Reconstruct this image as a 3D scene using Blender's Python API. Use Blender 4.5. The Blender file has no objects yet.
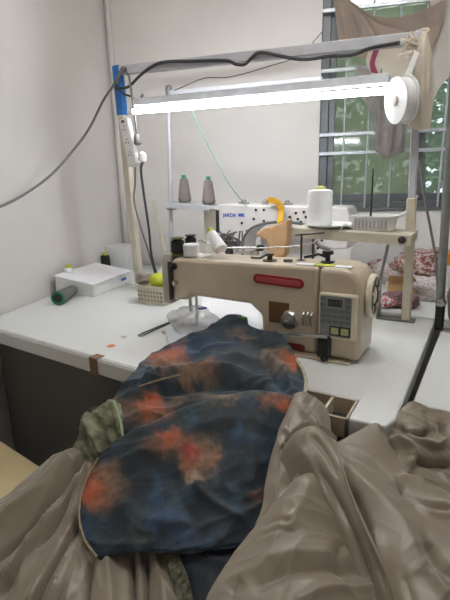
import bpy, bmesh, math, random
import numpy as np
from mathutils import Vector, Matrix, noise
random.seed(4)
COL = bpy.context.scene.collection
V = Vector
# ------------------------------------------------------------------ camera
F = 450.0; PITCH = math.radians(14.7); YAW = math.radians(30); ROLL = math.radians(1.5)
CAM = V((0, 0, 1.25))
FW = V((-math.sin(YAW)*math.cos(PITCH), math.cos(YAW)*math.cos(PITCH), -math.sin(PITCH)))
_r = V((math.cos(YAW), math.sin(YAW), 0)); _u = _r.cross(FW)
RT = _r*math.cos(ROLL) - _u*math.sin(ROLL); UP = _r*math.sin(ROLL) + _u*math.cos(ROLL)
def ray(x, y): return FW + RT*((x-225)/F) - UP*((y-300)/F)
def at_z(x, y, z): d = ray(x, y); return CAM + d*((z-CAM.z)/d.z)      # point of the photo at height z
def at_y(x, y, Y): d = ray(x, y); return CAM + d*(Y/d.y)              # point of the photo at depth Y
def at_d(x, y, t): return CAM + ray(x, y)*t
# the room is turned 16 degrees against the sewing tables
TH = math.atan2(.29, 1); WC = V((-2.0, 2.18, 0))
WD = V((math.cos(TH), math.sin(TH), 0)); WO = V((-math.sin(TH), math.cos(TH), 0)); UZ = V((0, 0, 1))
def wp(t, o, z): return WC + WD*t + WO*o + UZ*z                       # t along back wall, o outwards, z up
def at_w(x, y, o=0.0):
    d = ray(x, y); p = wp(0, o, 0); return CAM + d*((p-CAM).dot(WO)/d.dot(WO))

# ------------------------------------------------------------------ materials
MATS = {}
def mat(name, col, rough=.6, metal=0, noise_amt=.06, nscale=30, sheen=0, bump=0, bscale=200, trans=0, coat=0):
    if name in MATS: return MATS[name]
    m = bpy.data.materials.new(name); m.use_nodes = True
    nt = m.node_tree; b = nt.nodes['Principled BSDF']
    b.inputs['Roughness'].default_value = rough; b.inputs['Metallic'].default_value = metal
    b.inputs['Sheen Weight'].default_value = sheen; b.inputs['Coat Weight'].default_value = coat
    tc = nt.nodes.new('ShaderNodeTexCoord')
    n = nt.nodes.new('ShaderNodeTexNoise'); n.inputs['Scale'].default_value = nscale; n.inputs['Detail'].default_value = 5
    nt.links.new(tc.outputs['Object'], n.inputs['Vector'])
    r = nt.nodes.new('ShaderNodeValToRGB')
    r.color_ramp.elements[0].position = .3; r.color_ramp.elements[1].position = .7
    r.color_ramp.elements[0].color = [c*(1-noise_amt*1.5) for c in col]+[1]
    r.color_ramp.elements[1].color = [min(1, c*(1+noise_amt)) for c in col]+[1]
    nt.links.new(n.outputs['Fac'], r.inputs['Fac']); nt.links.new(r.outputs['Color'], b.inputs['Base Color'])
    if bump:
        n2 = nt.nodes.new('ShaderNodeTexNoise'); n2.inputs['Scale'].default_value = bscale; n2.inputs['Detail'].default_value = 3
        nt.links.new(tc.outputs['Object'], n2.inputs['Vector'])
        bp = nt.nodes.new('ShaderNodeBump'); bp.inputs['Strength'].default_value = bump; bp.inputs['Distance'].default_value = .002
        nt.links.new(n2.outputs['Fac'], bp.inputs['Height']); nt.links.new(bp.outputs['Normal'], b.inputs['Normal'])
    MATS[name] = m
    return m
def s(r, g, b):                                                       # sRGB bytes to linear
    return tuple(((c/255)/12.92 if c/255 <= .04045 else ((c/255+.055)/1.055)**2.4) for c in (r, g, b))
M_wall = mat('plaster_white', s(228, 224, 220), .9, noise_amt=.03, nscale=3, bump=.15, bscale=60)
M_ceil = mat('ceiling_white', s(222, 220, 214), .9, noise_amt=.02, nscale=3)
M_floor = mat('floor_tile', s(120, 114, 104), .5, noise_amt=.15, nscale=6)
M_white = mat('white_plastic', s(228, 228, 226), .4, noise_amt=.03)
M_paper = mat('white_paper', s(235, 235, 238), .8, noise_amt=.02)
M_thread_w = mat('white_thread', s(240, 240, 240), .8, noise_amt=.03, nscale=80, bump=.3, bscale=150)
M_cream = mat('cream_enamel', s(203, 188, 165), .35, noise_amt=.05, nscale=12, coat=.2)
M_cream2 = mat('light_cream_enamel', s(222, 212, 188), .35, noise_amt=.05, nscale=12)
M_ivory = mat('ivory_paint', s(206, 199, 180), .5, noise_amt=.08, nscale=14)
M_m2 = mat('white_enamel', s(226, 222, 218), .35, noise_amt=.04, nscale=10)
M_dark = mat('dark_grey', s(52, 50, 48), .6)
M_black = mat('black_plastic', s(28, 28, 29), .45)
M_shade = mat('shade_panel_grey', s(112, 110, 104), .7, noise_amt=.08, nscale=5)
M_bench = mat('beige_board', s(200, 182, 140), .6, noise_amt=.06, nscale=8)
M_steel = mat('galvanised_steel', s(150, 152, 152), .4, .7, noise_amt=.12, nscale=25)
M_chrome = mat('chrome', s(190, 188, 184), .25, .95, noise_amt=.05)
M_rail = mat('aluminium_rail', s(198, 199, 204), .45, .1, noise_amt=.06)
M_alu = mat('window_aluminium', s(112, 116, 118), .45, .4, noise_amt=.06)
M_bar = mat('grille_bar', s(196, 202, 206), .4, .5, noise_amt=.06)
M_cable = mat('grey_cable', s(120, 118, 116), .6)
M_bcable = mat('dark_cable', s(62, 62, 64), .6)
M_blue = mat('blue_tape', s(38, 112, 186), .5)
M_brown = mat('brown_tape', s(128, 96, 70), .5, noise_amt=.15)
M_conebr = mat('mauve_thread', s(132, 120, 116), .85, noise_amt=.1, nscale=120, bump=.5, bscale=200)
M_green = mat('green_plastic', s(40, 122, 92), .5)
M_gthread = mat('green_thread', s(96, 158, 132), .7)
M_lime = mat('lime_thread', s(190, 196, 50), .7, noise_amt=.12, nscale=60)
M_olive = mat('olive_thread', s(84, 90, 50), .7)
M_red = mat('red_badge', s(150, 22, 34), .4)
M_tan = mat('tan_pouch_cloth', s(190, 152, 112), .8, noise_amt=.06, nscale=30, bump=.3)
M_yellow = mat('yellow_ribbon', s(226, 172, 44), .6)
M_card = mat('cardboard', s(190, 152, 108), .8)
M_fab = mat('taupe_cloth', s(138, 126, 110), .36, noise_amt=.05, nscale=14, sheen=.25, bump=.12, bscale=500)
M_navy = mat('navy_cloth', s(26, 36, 48), .7, noise_amt=.2, nscale=20, sheen=.2)
M_hem = mat('overlocked_hem', s(150, 134, 104), .8, noise_amt=.3, nscale=200)
M_drape = mat('dusty_cloth', s(176, 160, 148), .85, noise_amt=.08, nscale=10)
M_greycloth = mat('grey_cloth', s(140, 134, 130), .85, noise_amt=.12, nscale=12)
M_offwhite = mat('offwhite_cloth', s(238, 230, 218), .85, noise_amt=.05, nscale=14)
M_pink = mat('maroon_edging', s(140, 58, 84), .8)
M_screen = mat('lcd_dark', s(44, 42, 38), .2)
M_face = mat('panel_grey', s(132, 138, 138), .4, noise_amt=.08, nscale=90)
M_btn = mat('pale_button', s(176, 178, 128), .5)
M_mark = mat('orange_mark', s(232, 140, 104), .8)
M_leafs = [mat('leaf_a', s(92, 132, 70), .5, noise_amt=.3, nscale=4), mat('leaf_b', s(150, 172, 82), .5, noise_amt=.3, nscale=4), mat('leaf_c', s(66, 104, 62), .5, noise_amt=.3, nscale=4)]
M_wood = mat('stem_brown', s(92, 74, 56), .8)
M_conc = mat('concrete', s(160, 158, 150), .9, noise_amt=.1)

def thin_cloth(m, col, f):                                            # light passes through thin cloth
    nt = m.node_tree; out = [n for n in nt.nodes if n.type == 'OUTPUT_MATERIAL'][0]; b = nt.nodes['Principled BSDF']
    tl = nt.nodes.new('ShaderNodeBsdfTranslucent'); tl.inputs['Color'].default_value = list(col)+[1]
    mx = nt.nodes.new('ShaderNodeMixShader'); mx.inputs['Fac'].default_value = f
    nt.links.new(b.outputs[0], mx.inputs[1]); nt.links.new(tl.outputs[0], mx.inputs[2]); nt.links.new(mx.outputs[0], out.inputs['Surface'])
thin_cloth(M_offwhite, s(246, 238, 226), .5); thin_cloth(M_drape, s(200, 184, 170), .35)
def top_mat():                                                        # speckled white laminate
    m = mat('speckled_laminate', s(222, 224, 222), .45, noise_amt=.035, nscale=420)
    return m
M_top = top_mat()

def striped(name, cols, scale, dist=4):
    m = bpy.data.materials.new(name); m.use_nodes = True; nt = m.node_tree; b = nt.nodes['Principled BSDF']
    b.inputs['Roughness'].default_value = .85
    tc = nt.nodes.new('ShaderNodeTexCoord'); n = nt.nodes.new('ShaderNodeTexNoise')
    n.inputs['Scale'].default_value = scale; n.inputs['Detail'].default_value = 3; n.inputs['Distortion'].default_value = dist
    nt.links.new(tc.outputs['Object'], n.inputs['Vector'])
    r = nt.nodes.new('ShaderNodeValToRGB'); r.color_ramp.interpolation = 'CONSTANT'
    els = r.color_ramp.elements
    while len(els) < len(cols): els.new(.5)
    for i, c in enumerate(cols):
        els[i].position = .0 if i == 0 else .36 + .28*(i-1)/max(1, len(cols)-2); els[i].color = list(c)+[1]
    nt.links.new(n.outputs['Fac'], r.inputs['Fac']); nt.links.new(r.outputs['Color'], b.inputs['Base Color'])
    return m
M_print = striped('brown_white_print', [s(110, 74, 66), s(200, 188, 184), s(140, 84, 74), s(96, 62, 58)], 22)
M_print2 = striped('pale_print', [s(222, 216, 212), s(190, 172, 166), s(224, 220, 218), s(170, 140, 136)], 26)
M_redw = striped('red_white_print', [s(196, 32, 48), s(226, 216, 216), s(206, 50, 64), s(228, 222, 220)], 20)
M_maroon = striped('maroon_print', [s(110, 70, 74), s(150, 120, 122), s(96, 60, 66), s(150, 120, 118)], 24)

def glass(name, col, haze, hcol):
    m = bpy.data.materials.new(name); m.use_nodes = True; nt = m.node_tree
    for n in list(nt.nodes):
        if n.type != 'OUTPUT_MATERIAL': nt.nodes.remove(n)
    out = [n for n in nt.nodes if n.type == 'OUTPUT_MATERIAL'][0]
    t = nt.nodes.new('ShaderNodeBsdfTransparent'); t.inputs['Color'].default_value = list(col)+[1]
    g = nt.nodes.new('ShaderNodeBsdfGlossy'); g.inputs['Roughness'].default_value = .08
    tl = nt.nodes.new('ShaderNodeBsdfTranslucent'); tl.inputs['Color'].default_value = list(hcol)+[1]
    a = nt.nodes.new('ShaderNodeMixShader'); a.inputs['Fac'].default_value = haze
    nt.links.new(t.outputs[0], a.inputs[1]); nt.links.new(tl.outputs[0], a.inputs[2])
    c = nt.nodes.new('ShaderNodeMixShader'); c.inputs['Fac'].default_value = .06
    nt.links.new(a.outputs[0], c.inputs[1]); nt.links.new(g.outputs[0], c.inputs[2])
    nt.links.new(c.outputs[0], out.inputs['Surface'])
    return m
M_glass = glass('window_glass', (.9, .95, .92), .12, (.8, .85, .8))
M_frost = glass('green_filmed_glass', (.80, .84, .77), .62, s(196, 204, 182))
M_poly = glass('clear_polythene', (.93, .93, .93), .3, (.9, .9, .9))
M_led = bpy.data.materials.new('led_tube_light'); M_led.use_nodes = True
_b = M_led.node_tree.nodes['Principled BSDF']
_b.inputs['Emission Color'].default_value = (.90, .94, 1, 1); _b.inputs['Emission Strength'].default_value = 11
_b.inputs['Base Color'].default_value = (.9, .9, .9, 1)

# ------------------------------------------------------------------ mesh building (all in world coordinates)
class MB:
    def __init__(self): self.v = []; self.f = []; self.uv = None
    def add(self, vs, fs):
        k = len(self.v); self.v += [V(p) for p in vs]; self.f += [tuple(i+k for i in f) for f in fs]; return self
    def box(self, lo, hi):
        (x0, y0, z0), (x1, y1, z1) = lo, hi
        return self.add([(x0,y0,z0),(x1,y0,z0),(x1,y1,z0),(x0,y1,z0),(x0,y0,z1),(x1,y0,z1),(x1,y1,z1),(x0,y1,z1)],
                        [(3,2,1,0),(4,5,6,7),(0,1,5,4),(1,2,6,5),(2,3,7,6),(3,0,4,7)])
    def obox(self, c, ax, ay, az):                                    # oriented box: centre and three half axes
        c, ax, ay, az = map(V, (c, ax, ay, az))
        vs = [c+ax*i+ay*j+az*k for k in (-1, 1) for i, j in ((-1,-1),(1,-1),(1,1),(-1,1))]
        return self.add(vs, [(3,2,1,0),(4,5,6,7),(0,1,5,4),(1,2,6,5),(2,3,7,6),(3,0,4,7)])
    def bar(self, a, b, w, h, side=None):                             # rectangular bar from a to b
        a, b = V(a), V(b); d = (b-a).normalized(); sd = V(side) if side else (UZ if abs(d.z) < .8 else V((1, 0, 0)))
        n = d.cross(sd).normalized(); m = n.cross(d).normalized()
        return self.obox((a+b)/2, (b-a)/2, n*w/2, m*h/2)
    def tube(self, pts, r, n=10, caps=True):
        pts = [V(p) for p in pts]; rs = r if isinstance(r, (list, tuple)) else [r]*len(pts)
        vs = []; fs = []; prev = None
        for i, p in enumerate(pts):
            d = (pts[min(i+1, len(pts)-1)] - pts[max(i-1, 0)]).normalized()
            if prev is None:
                a = V((0, 0, 1)) if abs(d.z) < .9 else V((1, 0, 0)); e = d.cross(a).normalized()
            else: e = (prev - d*prev.dot(d)).normalized()
            prev = e; g = d.cross(e)
            for k in range(n):
                t = 2*math.pi*k/n; vs.append(p + (e*math.cos(t)+g*math.sin(t))*rs[i])
        for i in range(len(pts)-1):
            for k in range(n): fs.append((i*n+k, i*n+(k+1) % n, (i+1)*n+(k+1) % n, (i+1)*n+k))
        if caps: fs.append(tuple(range(n))[::-1]); fs.append(tuple(range((len(pts)-1)*n, len(pts)*n)))
        return self.add(vs, fs)
    def lathe(self, c, prof, axis=(0, 0, 1), n=28):                   # prof: (radius, height)
        q = V((0, 0, 1)).rotation_difference(V(axis).normalized()); c = V(c); vs = []; fs = []
        for (r, h) in prof:
            for k in range(n):
                t = 2*math.pi*k/n; vs.append(c + q @ V((max(r, 1e-5)*math.cos(t), max(r, 1e-5)*math.sin(t), h)))
        for i in range(len(prof)-1):
            for k in range(n): fs.append((i*n+k, i*n+(k+1) % n, (i+1)*n+(k+1) % n, (i+1)*n+k))
        fs.append(tuple(range(n))[::-1]); fs.append(tuple(range((len(prof)-1)*n, len(prof)*n)))
        return self.add(vs, fs)
    def prism(self, poly, o, ex, ey, ez):                             # polygon (a,b) -> o+a*ex+b*ey, extruded by vector ez
        o, ex, ey, ez = map(V, (o, ex, ey, ez)); n = len(poly)
        vs = [o+ex*a+ey*b for a, b in poly] + [o+ex*a+ey*b+ez for a, b in poly]
        fs = [tuple(range(n)), tuple(range(2*n-1, n-1, -1))] + [(i+n, (i+1) % n+n, (i+1) % n, i) for i in range(n)]
        return self.add(vs, fs)
    def sphere(self, c, rx, ry=None, rz=None, n=20, m=12):
        ry = ry or rx; rz = rz or rx; c = V(c); vs = []; fs = []
        for i in range(m+1):
            a = math.pi*i/m - math.pi/2; q = max(math.cos(a), 1e-4)
            for k in range(n):
                t = 2*math.pi*k/n; vs.append(c+V((rx*q*math.cos(t), ry*q*math.sin(t), rz*math.sin(a))))
        for i in range(m):
            for k in range(n): fs.append((i*n+k, i*n+(k+1) % n, (i+1)*n+(k+1) % n, (i+1)*n+k))
        return self.add(vs, fs)

def base_of(o):
    p = V((0, 0, 0))
    while o is not None: p = p + o.location; o = o.parent
    return p
def obj(name, mb, m, parent=None, loc=None, bevel=0, smooth=35, label=None, seg=2):
    L = base_of(parent) if parent else V(loc if loc is not None else (0, 0, 0))
    me = bpy.data.meshes.new(name); me.from_pydata([p-L for p in mb.v], [], mb.f)
    bm = bmesh.new(); bm.from_mesh(me); bmesh.ops.recalc_face_normals(bm, faces=bm.faces); bm.to_mesh(me); bm.free()
    me.materials.append(m)
    if smooth:
        for p in me.polygons: p.use_smooth = True
        me.set_sharp_from_angle(angle=math.radians(smooth))
    o = bpy.data.objects.new(name, me); COL.objects.link(o)
    if parent: o.parent = parent
    else: o.location = L
    if bevel:
        b = o.modifiers.new('bevel', 'BEVEL'); b.width = bevel; b.segments = seg; b.limit_method = 'ANGLE'; b.angle_limit = math.radians(40)
        b.harden_normals = False
    if label: o['label'] = label
    return o
def tag(o, label, cat, group=None, kind=None):
    o['label'] = label; o['category'] = cat
    if group: o['group'] = group
    if kind: o['kind'] = kind
    return o
def thing(name, loc, label, cat, group=None):
    o = bpy.data.objects.new(name, None); o.empty_display_size = .05; COL.objects.link(o); o.location = loc
    return tag(o, label, cat, group)
def dup(root, loc, label, rot=None):
    r = root.copy(); COL.objects.link(r); r.location = loc; r['label'] = label
    if rot: r.rotation_euler = rot
    for ch in list(root.children):
        c = ch.copy(); COL.objects.link(c); c.parent = r
        for g in ch.children:
            d = g.copy(); COL.objects.link(d); d.parent = c
    return r
def struct(name, mb, m, **k):
    o = obj(name, mb, m, **k); o['kind'] = 'structure'; return o
def smoothpath(pts, n=8):                                             # Catmull-Rom through points
    pts = [V(p) for p in pts]; P = [pts[0]*2-pts[1]] + pts + [pts[-1]*2-pts[-2]]; out = []
    for i in range(1, len(P)-2):
        for k in range(n):
            t = k/n; a, b, c, d = P[i-1], P[i], P[i+1], P[i+2]
            out.append(.5*((2*b)+(c-a)*t+(2*a-5*b+4*c-d)*t*t+(3*b-a-3*c+d)*t**3))
    return out+[pts[-1]]
TT = .75                                                              # table height

# ------------------------------------------------------------------ the room
RW, RD, RH = 3.3, 3.9, 2.75
T0, T1, Z0, Z1 = 1.215, 2.35, 1.09, 2.30                              # window opening
def wbox(mb, t0, t1, o0, o1, z0, z1):
    c = wp((t0+t1)/2, (o0+o1)/2, (z0+z1)/2)
    return mb.obox(c, WD*(t1-t0)/2, WO*(o1-o0)/2, UZ*(z1-z0)/2)
b = MB()
wbox(b, -.2, T0, 0, .2, 0, RH); wbox(b, T1, RW+.2, 0, .2, 0, RH); wbox(b, T0, T1, 0, .2, 0, Z0); wbox(b, T0, T1, 0, .2, Z1, RH)
struct('wall_back', b, M_wall)
struct('wall_left', wbox(MB(), -.2, 0, -RD, 0, 0, RH), M_wall)
struct('wall_right', wbox(MB(), RW, RW+.2, -RD, 0, 0, RH), M_wall)
struct('wall_front', wbox(MB(), -.2, RW+.2, -RD-.2, -RD, 0, RH), M_wall)
struct('floor', wbox(MB(), -.2, RW+.2, -RD-.2, .2, -.1, 0), M_floor)
struct('ceiling', wbox(MB(), -.2, RW+.2, -RD-.2, .2, RH, RH+.1), M_ceil)
# corner conduit
struct('trim_1', MB().bar(wp(.03, -.012, .75), wp(.03, -.012, RH), .024, .024, WD), M_wall, bevel=.004)

# window: aluminium frame, two sashes, panes, grille
win = bpy.data.objects.new('window_1', None); COL.objects.link(win); win.location = wp(T0, 0, Z0); win['kind'] = 'structure'
b = MB()
wbox(b, T0, T0+.045, .02, .10, Z0, Z1); wbox(b, T1-.045, T1, .02, .10, Z0, Z1)
wbox(b, T0, T1, .02, .10, Z0, Z0+.035); wbox(b, T0, T1, .02, .10, Z1-.045, Z1)
obj('window_frame', b, M_alu, win, bevel=.003)
TM = 1.74
for (t0, t1, o, gm) in ((T0+.045, TM+.02, .045, M_frost), (TM-.02, T1-.045, .075, M_glass)):
    b = MB()
    wbox(b, t0, t0+.035, o-.012, o+.012, Z0+.035, Z1-.045); wbox(b, t1-.035, t1, o-.012, o+.012, Z0+.035, Z1-.045)
    wbox(b, t0, t1, o-.012, o+.012, Z0+.035, Z0+.075); wbox(b, t0, t1, o-.012, o+.012, Z1-.085, Z1-.045)
    sh = obj('sash', b, M_alu, win, bevel=.003)
    obj('pane', wbox(MB(), t0+.03, t1-.03, o-.003, o+.003, Z0+.07, Z1-.08), gm, sh)
for t in [T0+.13+.125*k for k in range(8)]:
    obj('grille_bar', MB().tube([wp(t, .008, Z0+.002), wp(t, .008, Z1)], .0055, 8), M_bar, win)
for zz in (1.385, 1.482, 1.80, 2.08):
    obj('grille_rail', wbox(MB(), T0, T1, -.010, .004, zz-.009, zz+.009), M_bar, win, bevel=.002)
obj('window_sill', wbox(MB(), T0-.0, T1, -.012, .02, Z0-.016, Z0), M_alu, win, bevel=.003)

# outside: paved strip and bushes
struct('ground_outside', wbox(MB(), -2, 8, .21, 6, .3, .4), M_conc)
def bush(t, o, base, r, hgt, n, ml, label, seed):
    rnd = random.Random(seed); p0 = wp(t, o, base)
    root = thing('garden_bush', p0, label, 'bush', 'bushes outside the window')
    st = MB(); tips = []
    for k in range(7):
        a = rnd.random()*6.28; q = p0+V((math.cos(a)*r*.5, math.sin(a)*r*.5, hgt*.9))
        st.tube(smoothpath([p0, p0.lerp(q, .5)+V((rnd.uniform(-.05, .05), 0, .1)), q], 4), .012, 6); tips.append(q)
    obj('stem', st, M_wood, root)
    lf = MB()
    for k in range(n):
        a = rnd.random()*6.28; rr = r*rnd.random()**.5; h = rnd.random()
        q = p0+V((math.cos(a)*rr*(1.15-.5*h*h), math.sin(a)*rr*(1.15-.5*h*h), hgt*h))
        d = V((rnd.gauss(0, 1), rnd.gauss(0, 1), rnd.gauss(0, .6))).normalized(); w = d.cross(V((rnd.gauss(0, 1), rnd.gauss(0, 1), rnd.gauss(0, 1)))).normalized()
        L = rnd.uniform(.05, .10); W = L*.32; c = d.cross(w)*L*.12
        lf.add([q, q+d*L*.45+w*W+c, q+d*L, q+d*L*.45-w*W+c], [(0, 1, 2), (0, 2, 3)])
    obj('foliage', lf, ml, root, smooth=0)
bush(.75, 1.3, .4, .52, 2.5, 2200, M_leafs[2], 'dark green bush outside behind the left half of the window', 1)
bush(2.05, 1.3, .4, .52, 2.7, 2600, M_leafs[0], 'mid green bush outside behind the lamp stand right post', 2)
bush(3.35, 1.3, .4, .52, 2.4, 2400, M_leafs[1], 'yellow green bush outside at the right edge of the window', 3)
hg = thing('garden_hedge', wp(2.2, 3.2, .4), 'tall dense green hedge farther outside behind the bushes', 'hedge')
rnd = random.Random(11); lf = MB(); st = MB()
for k in range(9): st.tube([wp(.2+.5*k, 3.2, .4), wp(.25+.5*k, 3.2, 2.9)], [.03, .012], 6)
for k in range(6000):
    q = wp(rnd.uniform(-.2, 4.8), 3.2+rnd.uniform(-.35, .35), .4+2.9*rnd.random()**.9); d = V((rnd.gauss(0, 1), rnd.gauss(0, 1), rnd.gauss(0, .6))).normalized(); w_ = d.cross(V((rnd.gauss(0, 1), rnd.gauss(0, 1), rnd.gauss(0, 1)))).normalized()
    L = rnd.uniform(.10, .17); W = L*.4; lf.add([q, q+d*L*.45+w_*W, q+d*L, q+d*L*.45-w_*W], [(0, 1, 2), (0, 2, 3)])
obj('stem', st, M_wood, hg); obj('foliage', lf, M_leafs[0], hg, smooth=0)

# ------------------------------------------------------------------ tables
def wallx(y): return -2.0+.29*(2.18-y)
tab = thing('sewing_table', (-.9, 1.3, 0), 'large white laminate sewing table under the cream machine, thick edge and a panel added for the shade below', 'table')
NX0, NX1, NY = -.50, -.212, .985
poly = [(wallx(.94)+.012, .94), (-.8, .875), (NX0, .886), (NX0, NY), (NX1, NY), (NX1, .886), (-.135, .887), (-.121, .93), (-.119, 1.72), (wallx(1.72)+.012, 1.72)]
obj('tabletop', MB().prism(poly, (0, 0, TT-.048), (1, 0, 0), (0, 1, 0), (0, 0, .048)), M_top, tab, bevel=.004)
e0, e1 = V((-1.60, .9363, 0)), V((-.8, .8742, 0)); ed = (e1-e0).normalized(); en = V((ed.y, -ed.x, 0))
b = MB()                                                              # ruler strip on the top edge with raised ticks
b.bar(V((e0.x, e0.y, TT+.0008))-en*.012, V((e1.x, e1.y, TT+.0008))-en*.012, .016, .0015)
obj('ruler_strip', b, mat('ruler_grey', s(196, 196, 192), .6), tab)
b = MB()
for k in range(78): q = e0+ed*(.005+k*.0102)-en*.009; b.obox((q.x, q.y, TT+.0017), ed*.0009, en*(.005 if k % 5 else .008), UZ*.0003)
obj('ruler_ticks', b, M_cable, tab)
pt = at_z(110, 352, TT); k = (pt-e0).dot(ed); q = e0+ed*k
b = MB(); b.obox((q.x-en.x*.014, q.y-en.y*.014, TT+.003), ed*.017, en*.016, UZ*.0008); b.obox((q.x+en.x*.0012, q.y+en.y*.0012, TT-.024), ed*.017, en*.0008, UZ*.0277)
obj('tape_patch', b, M_brown, tab, label='brown tape folded over the table edge')
q = at_z(111, 346, TT); obj('chalk_mark', MB().lathe((q.x, q.y, TT+.0003), [(.014, 0), (.014, .0004)], n=10), M_mark, tab)
q = at_z(124, 337, TT); obj('chalk_mark', MB().lathe((q.x, q.y, TT+.0003), [(.011, 0), (.011, .0004)], n=10), mat('pinkish_mark', s(206, 184, 178), .8), tab)
obj('shade_panel', MB().prism([(wallx(1.02)+.02, 0), (-.3, 0)], (0, 1.02, .02), (1, 0, 0), (0, 1, 0), (0, 0, .01)).box((wallx(1.02)+.02, 1.02, .02), (-.3, 1.045, TT-.0485)), M_shade, tab)  # grey panel added to stand for the shade under the table
for (x, y) in ((-.18, .93), (-.18, 1.66), (-1.55, 1.66)):
    obj('leg', MB().box((x-.02, y-.02, 0), (x+.02, y+.02, TT-.0485)), M_steel, tab, bevel=.003)
# drawer tray set in the notch
tr = thing('beige_tray', (-.36, .93, TT-.046), 'beige open tray with a divider set into the table front edge', 'tray')
x0, x1, y0, y1, z0, z1 = NX0+.002, NX1-.002, .884, NY-.002, TT-.050, TT-.002
b = MB(); b.box((x0, y0, z0), (x1, y1, z0+.004)); b.box((x0, y0, z0), (x1, y0+.006, z1)); b.box((x0, y1-.005, z0), (x1, y1, z1))
b.box((x0, y0, z0), (x0+.005, y1, z1)); b.box((x1-.005, y0, z0), (x1, y1, z1))
obj('tray_body', b, M_cream, tr, bevel=.0012)
obj('divider', MB().box((x1-.062, y0+.006, z0+.004), (x1-.056, y1-.005, z1-.003)), M_cream2, tr)
obj('lining', MB().box((x0+.006, y0+.007, z0+.0045), (x1-.006, y1-.006, z0+.008)), M_dark, tr)
wire = MB().tube([(x0+.02, y1-.03, z1-.012), (x1-.07, y1-.032, z1-.012)], .0022, 6)
tag(obj('steel_rod', wire, M_chrome, loc=(x0+.1, y1-.03, z1-.02)), 'thin steel rod lying inside the beige tray', 'rod')
# back table along the wall
bt = thing('work_table', (-.8, 2.1, 0), 'white work table against the back wall under the window', 'table')
def bw(x): return 2.18+.29*(x+2.0)-.012
poly = [(wallx(1.735)+.012, 1.735), (.62, 1.735), (.62, bw(.62)), (-1.975, bw(-1.975))]
obj('tabletop', MB().prism(poly, (0, 0, TT-.045), (1, 0, 0), (0, 1, 0), (0, 0, .0445)), M_top, bt, bevel=.003)
for (x, y) in ((-1.7, 1.8), (.55, 1.8), (.55, 2.8), (-1.7, 2.2)):
    obj('leg', MB().box((x-.02, y-.02, 0), (x+.02, y+.02, TT-.046)), M_steel, bt, bevel=.003)
rt = thing('side_table', (.3, 1.35, 0), 'white table at the right edge of the photo beyond a dark gap', 'table')
obj('tabletop', MB().prism([(-.101, 1.02), (.62, 1.0), (.62, 1.72), (-.088, 1.72)], (0, 0, TT-.045), (1, 0, 0), (0, 1, 0), (0, 0, .045)), M_top, rt, bevel=.004)
for (x, y) in ((-.04, 1.06), (-.04, 1.66), (.57, 1.06), (.57, 1.66)):
    obj('leg', MB().box((x-.02, y-.02, 0), (x+.02, y+.02, TT-.0455)), M_steel, rt, bevel=.003)
# bench that carries the heaps of cloth
BZ = .47
bn = thing('low_bench', (-.7, .6, 0), 'low beige board bench in front of the added shade panel, heaped with cloth', 'bench')
obj('bench_top', MB().prism([(-1.42, .765), (-.9, .692), (.5, .70), (.5, .18), (-1.25, .18)], (0, 0, BZ-.03), (1, 0, 0), (0, 1, 0), (0, 0, .03)), M_bench, bn, bevel=.004)
for (x, y) in ((-1.36, .70), (.44, .64), (.44, .25), (-1.18, .25)):
    obj('leg', MB().box((x-.025, y-.025, 0), (x+.025, y+.025, BZ-.031)), M_bench, bn, bevel=.003)

# ------------------------------------------------------------------ cream sewing machine
mc = thing('sewing_machine', (-.6, 1.25, TT), 'cream industrial sewing machine with control panel and handwheel', 'sewing machine')
yf, yb = 1.19, 1.33
poly = [(-.892, 1.000), (-.87, 1.012), (-.385, 1.016), (-.385, .758), (-.545, .758), (-.56, .80), (-.562, .855), (-.60, .885), (-.815, .890), (-.832, .872), (-.892, .868)]
obj('arm', MB().prism(poly, (0, yf, 0), (1, 0, 0), (0, 0, 1), (0, yb-yf, 0)), M_cream, mc, bevel=.012, seg=3)
poly = [(-.382, .758), (-.382, 1.016), (-.315, 1.016), (-.286, 1.006), (-.268, .985), (-.262, .95), (-.262, .758)]
obj('motor_housing', MB().prism(poly, (0, yf-.008, 0), (1, 0, 0), (0, 0, 1), (0, .165, 0)), M_cream, mc, bevel=.014, seg=3)
obj('bed', MB().box((-.93, 1.165, TT+.0006), (-.285, 1.345, TT+.0075)), M_cream, mc, bevel=.002)
obj('needle_plate', MB().box((-.895, 1.21, TT+.0075), (-.83, 1.30, TT+.009)), M_chrome, mc)
b = MB(); b.tube([(-.862, 1.25, .87), (-.862, 1.25, .815)], .006, 10); b.tube([(-.862, 1.25, .815), (-.862, 1.25, .775)], .0012, 6)
obj('needle_bar', b, M_chrome, mc)
b = MB(); b.tube([(-.849, 1.27, .87), (-.849, 1.27, .78)], .005, 10); b.box((-.865, 1.245, .7605), (-.845, 1.285, .766)); b.tube([(-.849, 1.27, .78), (-.853, 1.265, .765)], .004, 8)
obj('presser_foot', b, M_chrome, mc)
# face plate on the head end
fp = obj('face_plate', MB().prism([(1.182, .855), (1.335, .855), (1.335, 1.0), (1.32, 1.024), (1.197, 1.024), (1.182, 1.0)], (-.926, 0, 0), (0, 1, 0), (0, 0, 1), (.032, 0, 0)), mat('grey_enamel', s(168, 162, 150), .4), mc, bevel=.006)
obj('knob', MB().lathe((-.878, 1.190, .985), [(.012, 0), (.012, .012), (.006, .013), (.006, .022), (.004, .024)], (0, -1, 0), 16), M_black, fp)
obj('knob', MB().lathe((-.872, 1.190, .93), [(.008, 0), (.008, .014), (.003, .016)], (0, -1, 0), 14), M_chrome, fp)
obj('guide_strip', MB().box((-.897, 1.178, .87), (-.887, 1.19, 1.0)), M_dark, fp, bevel=.002)
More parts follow.
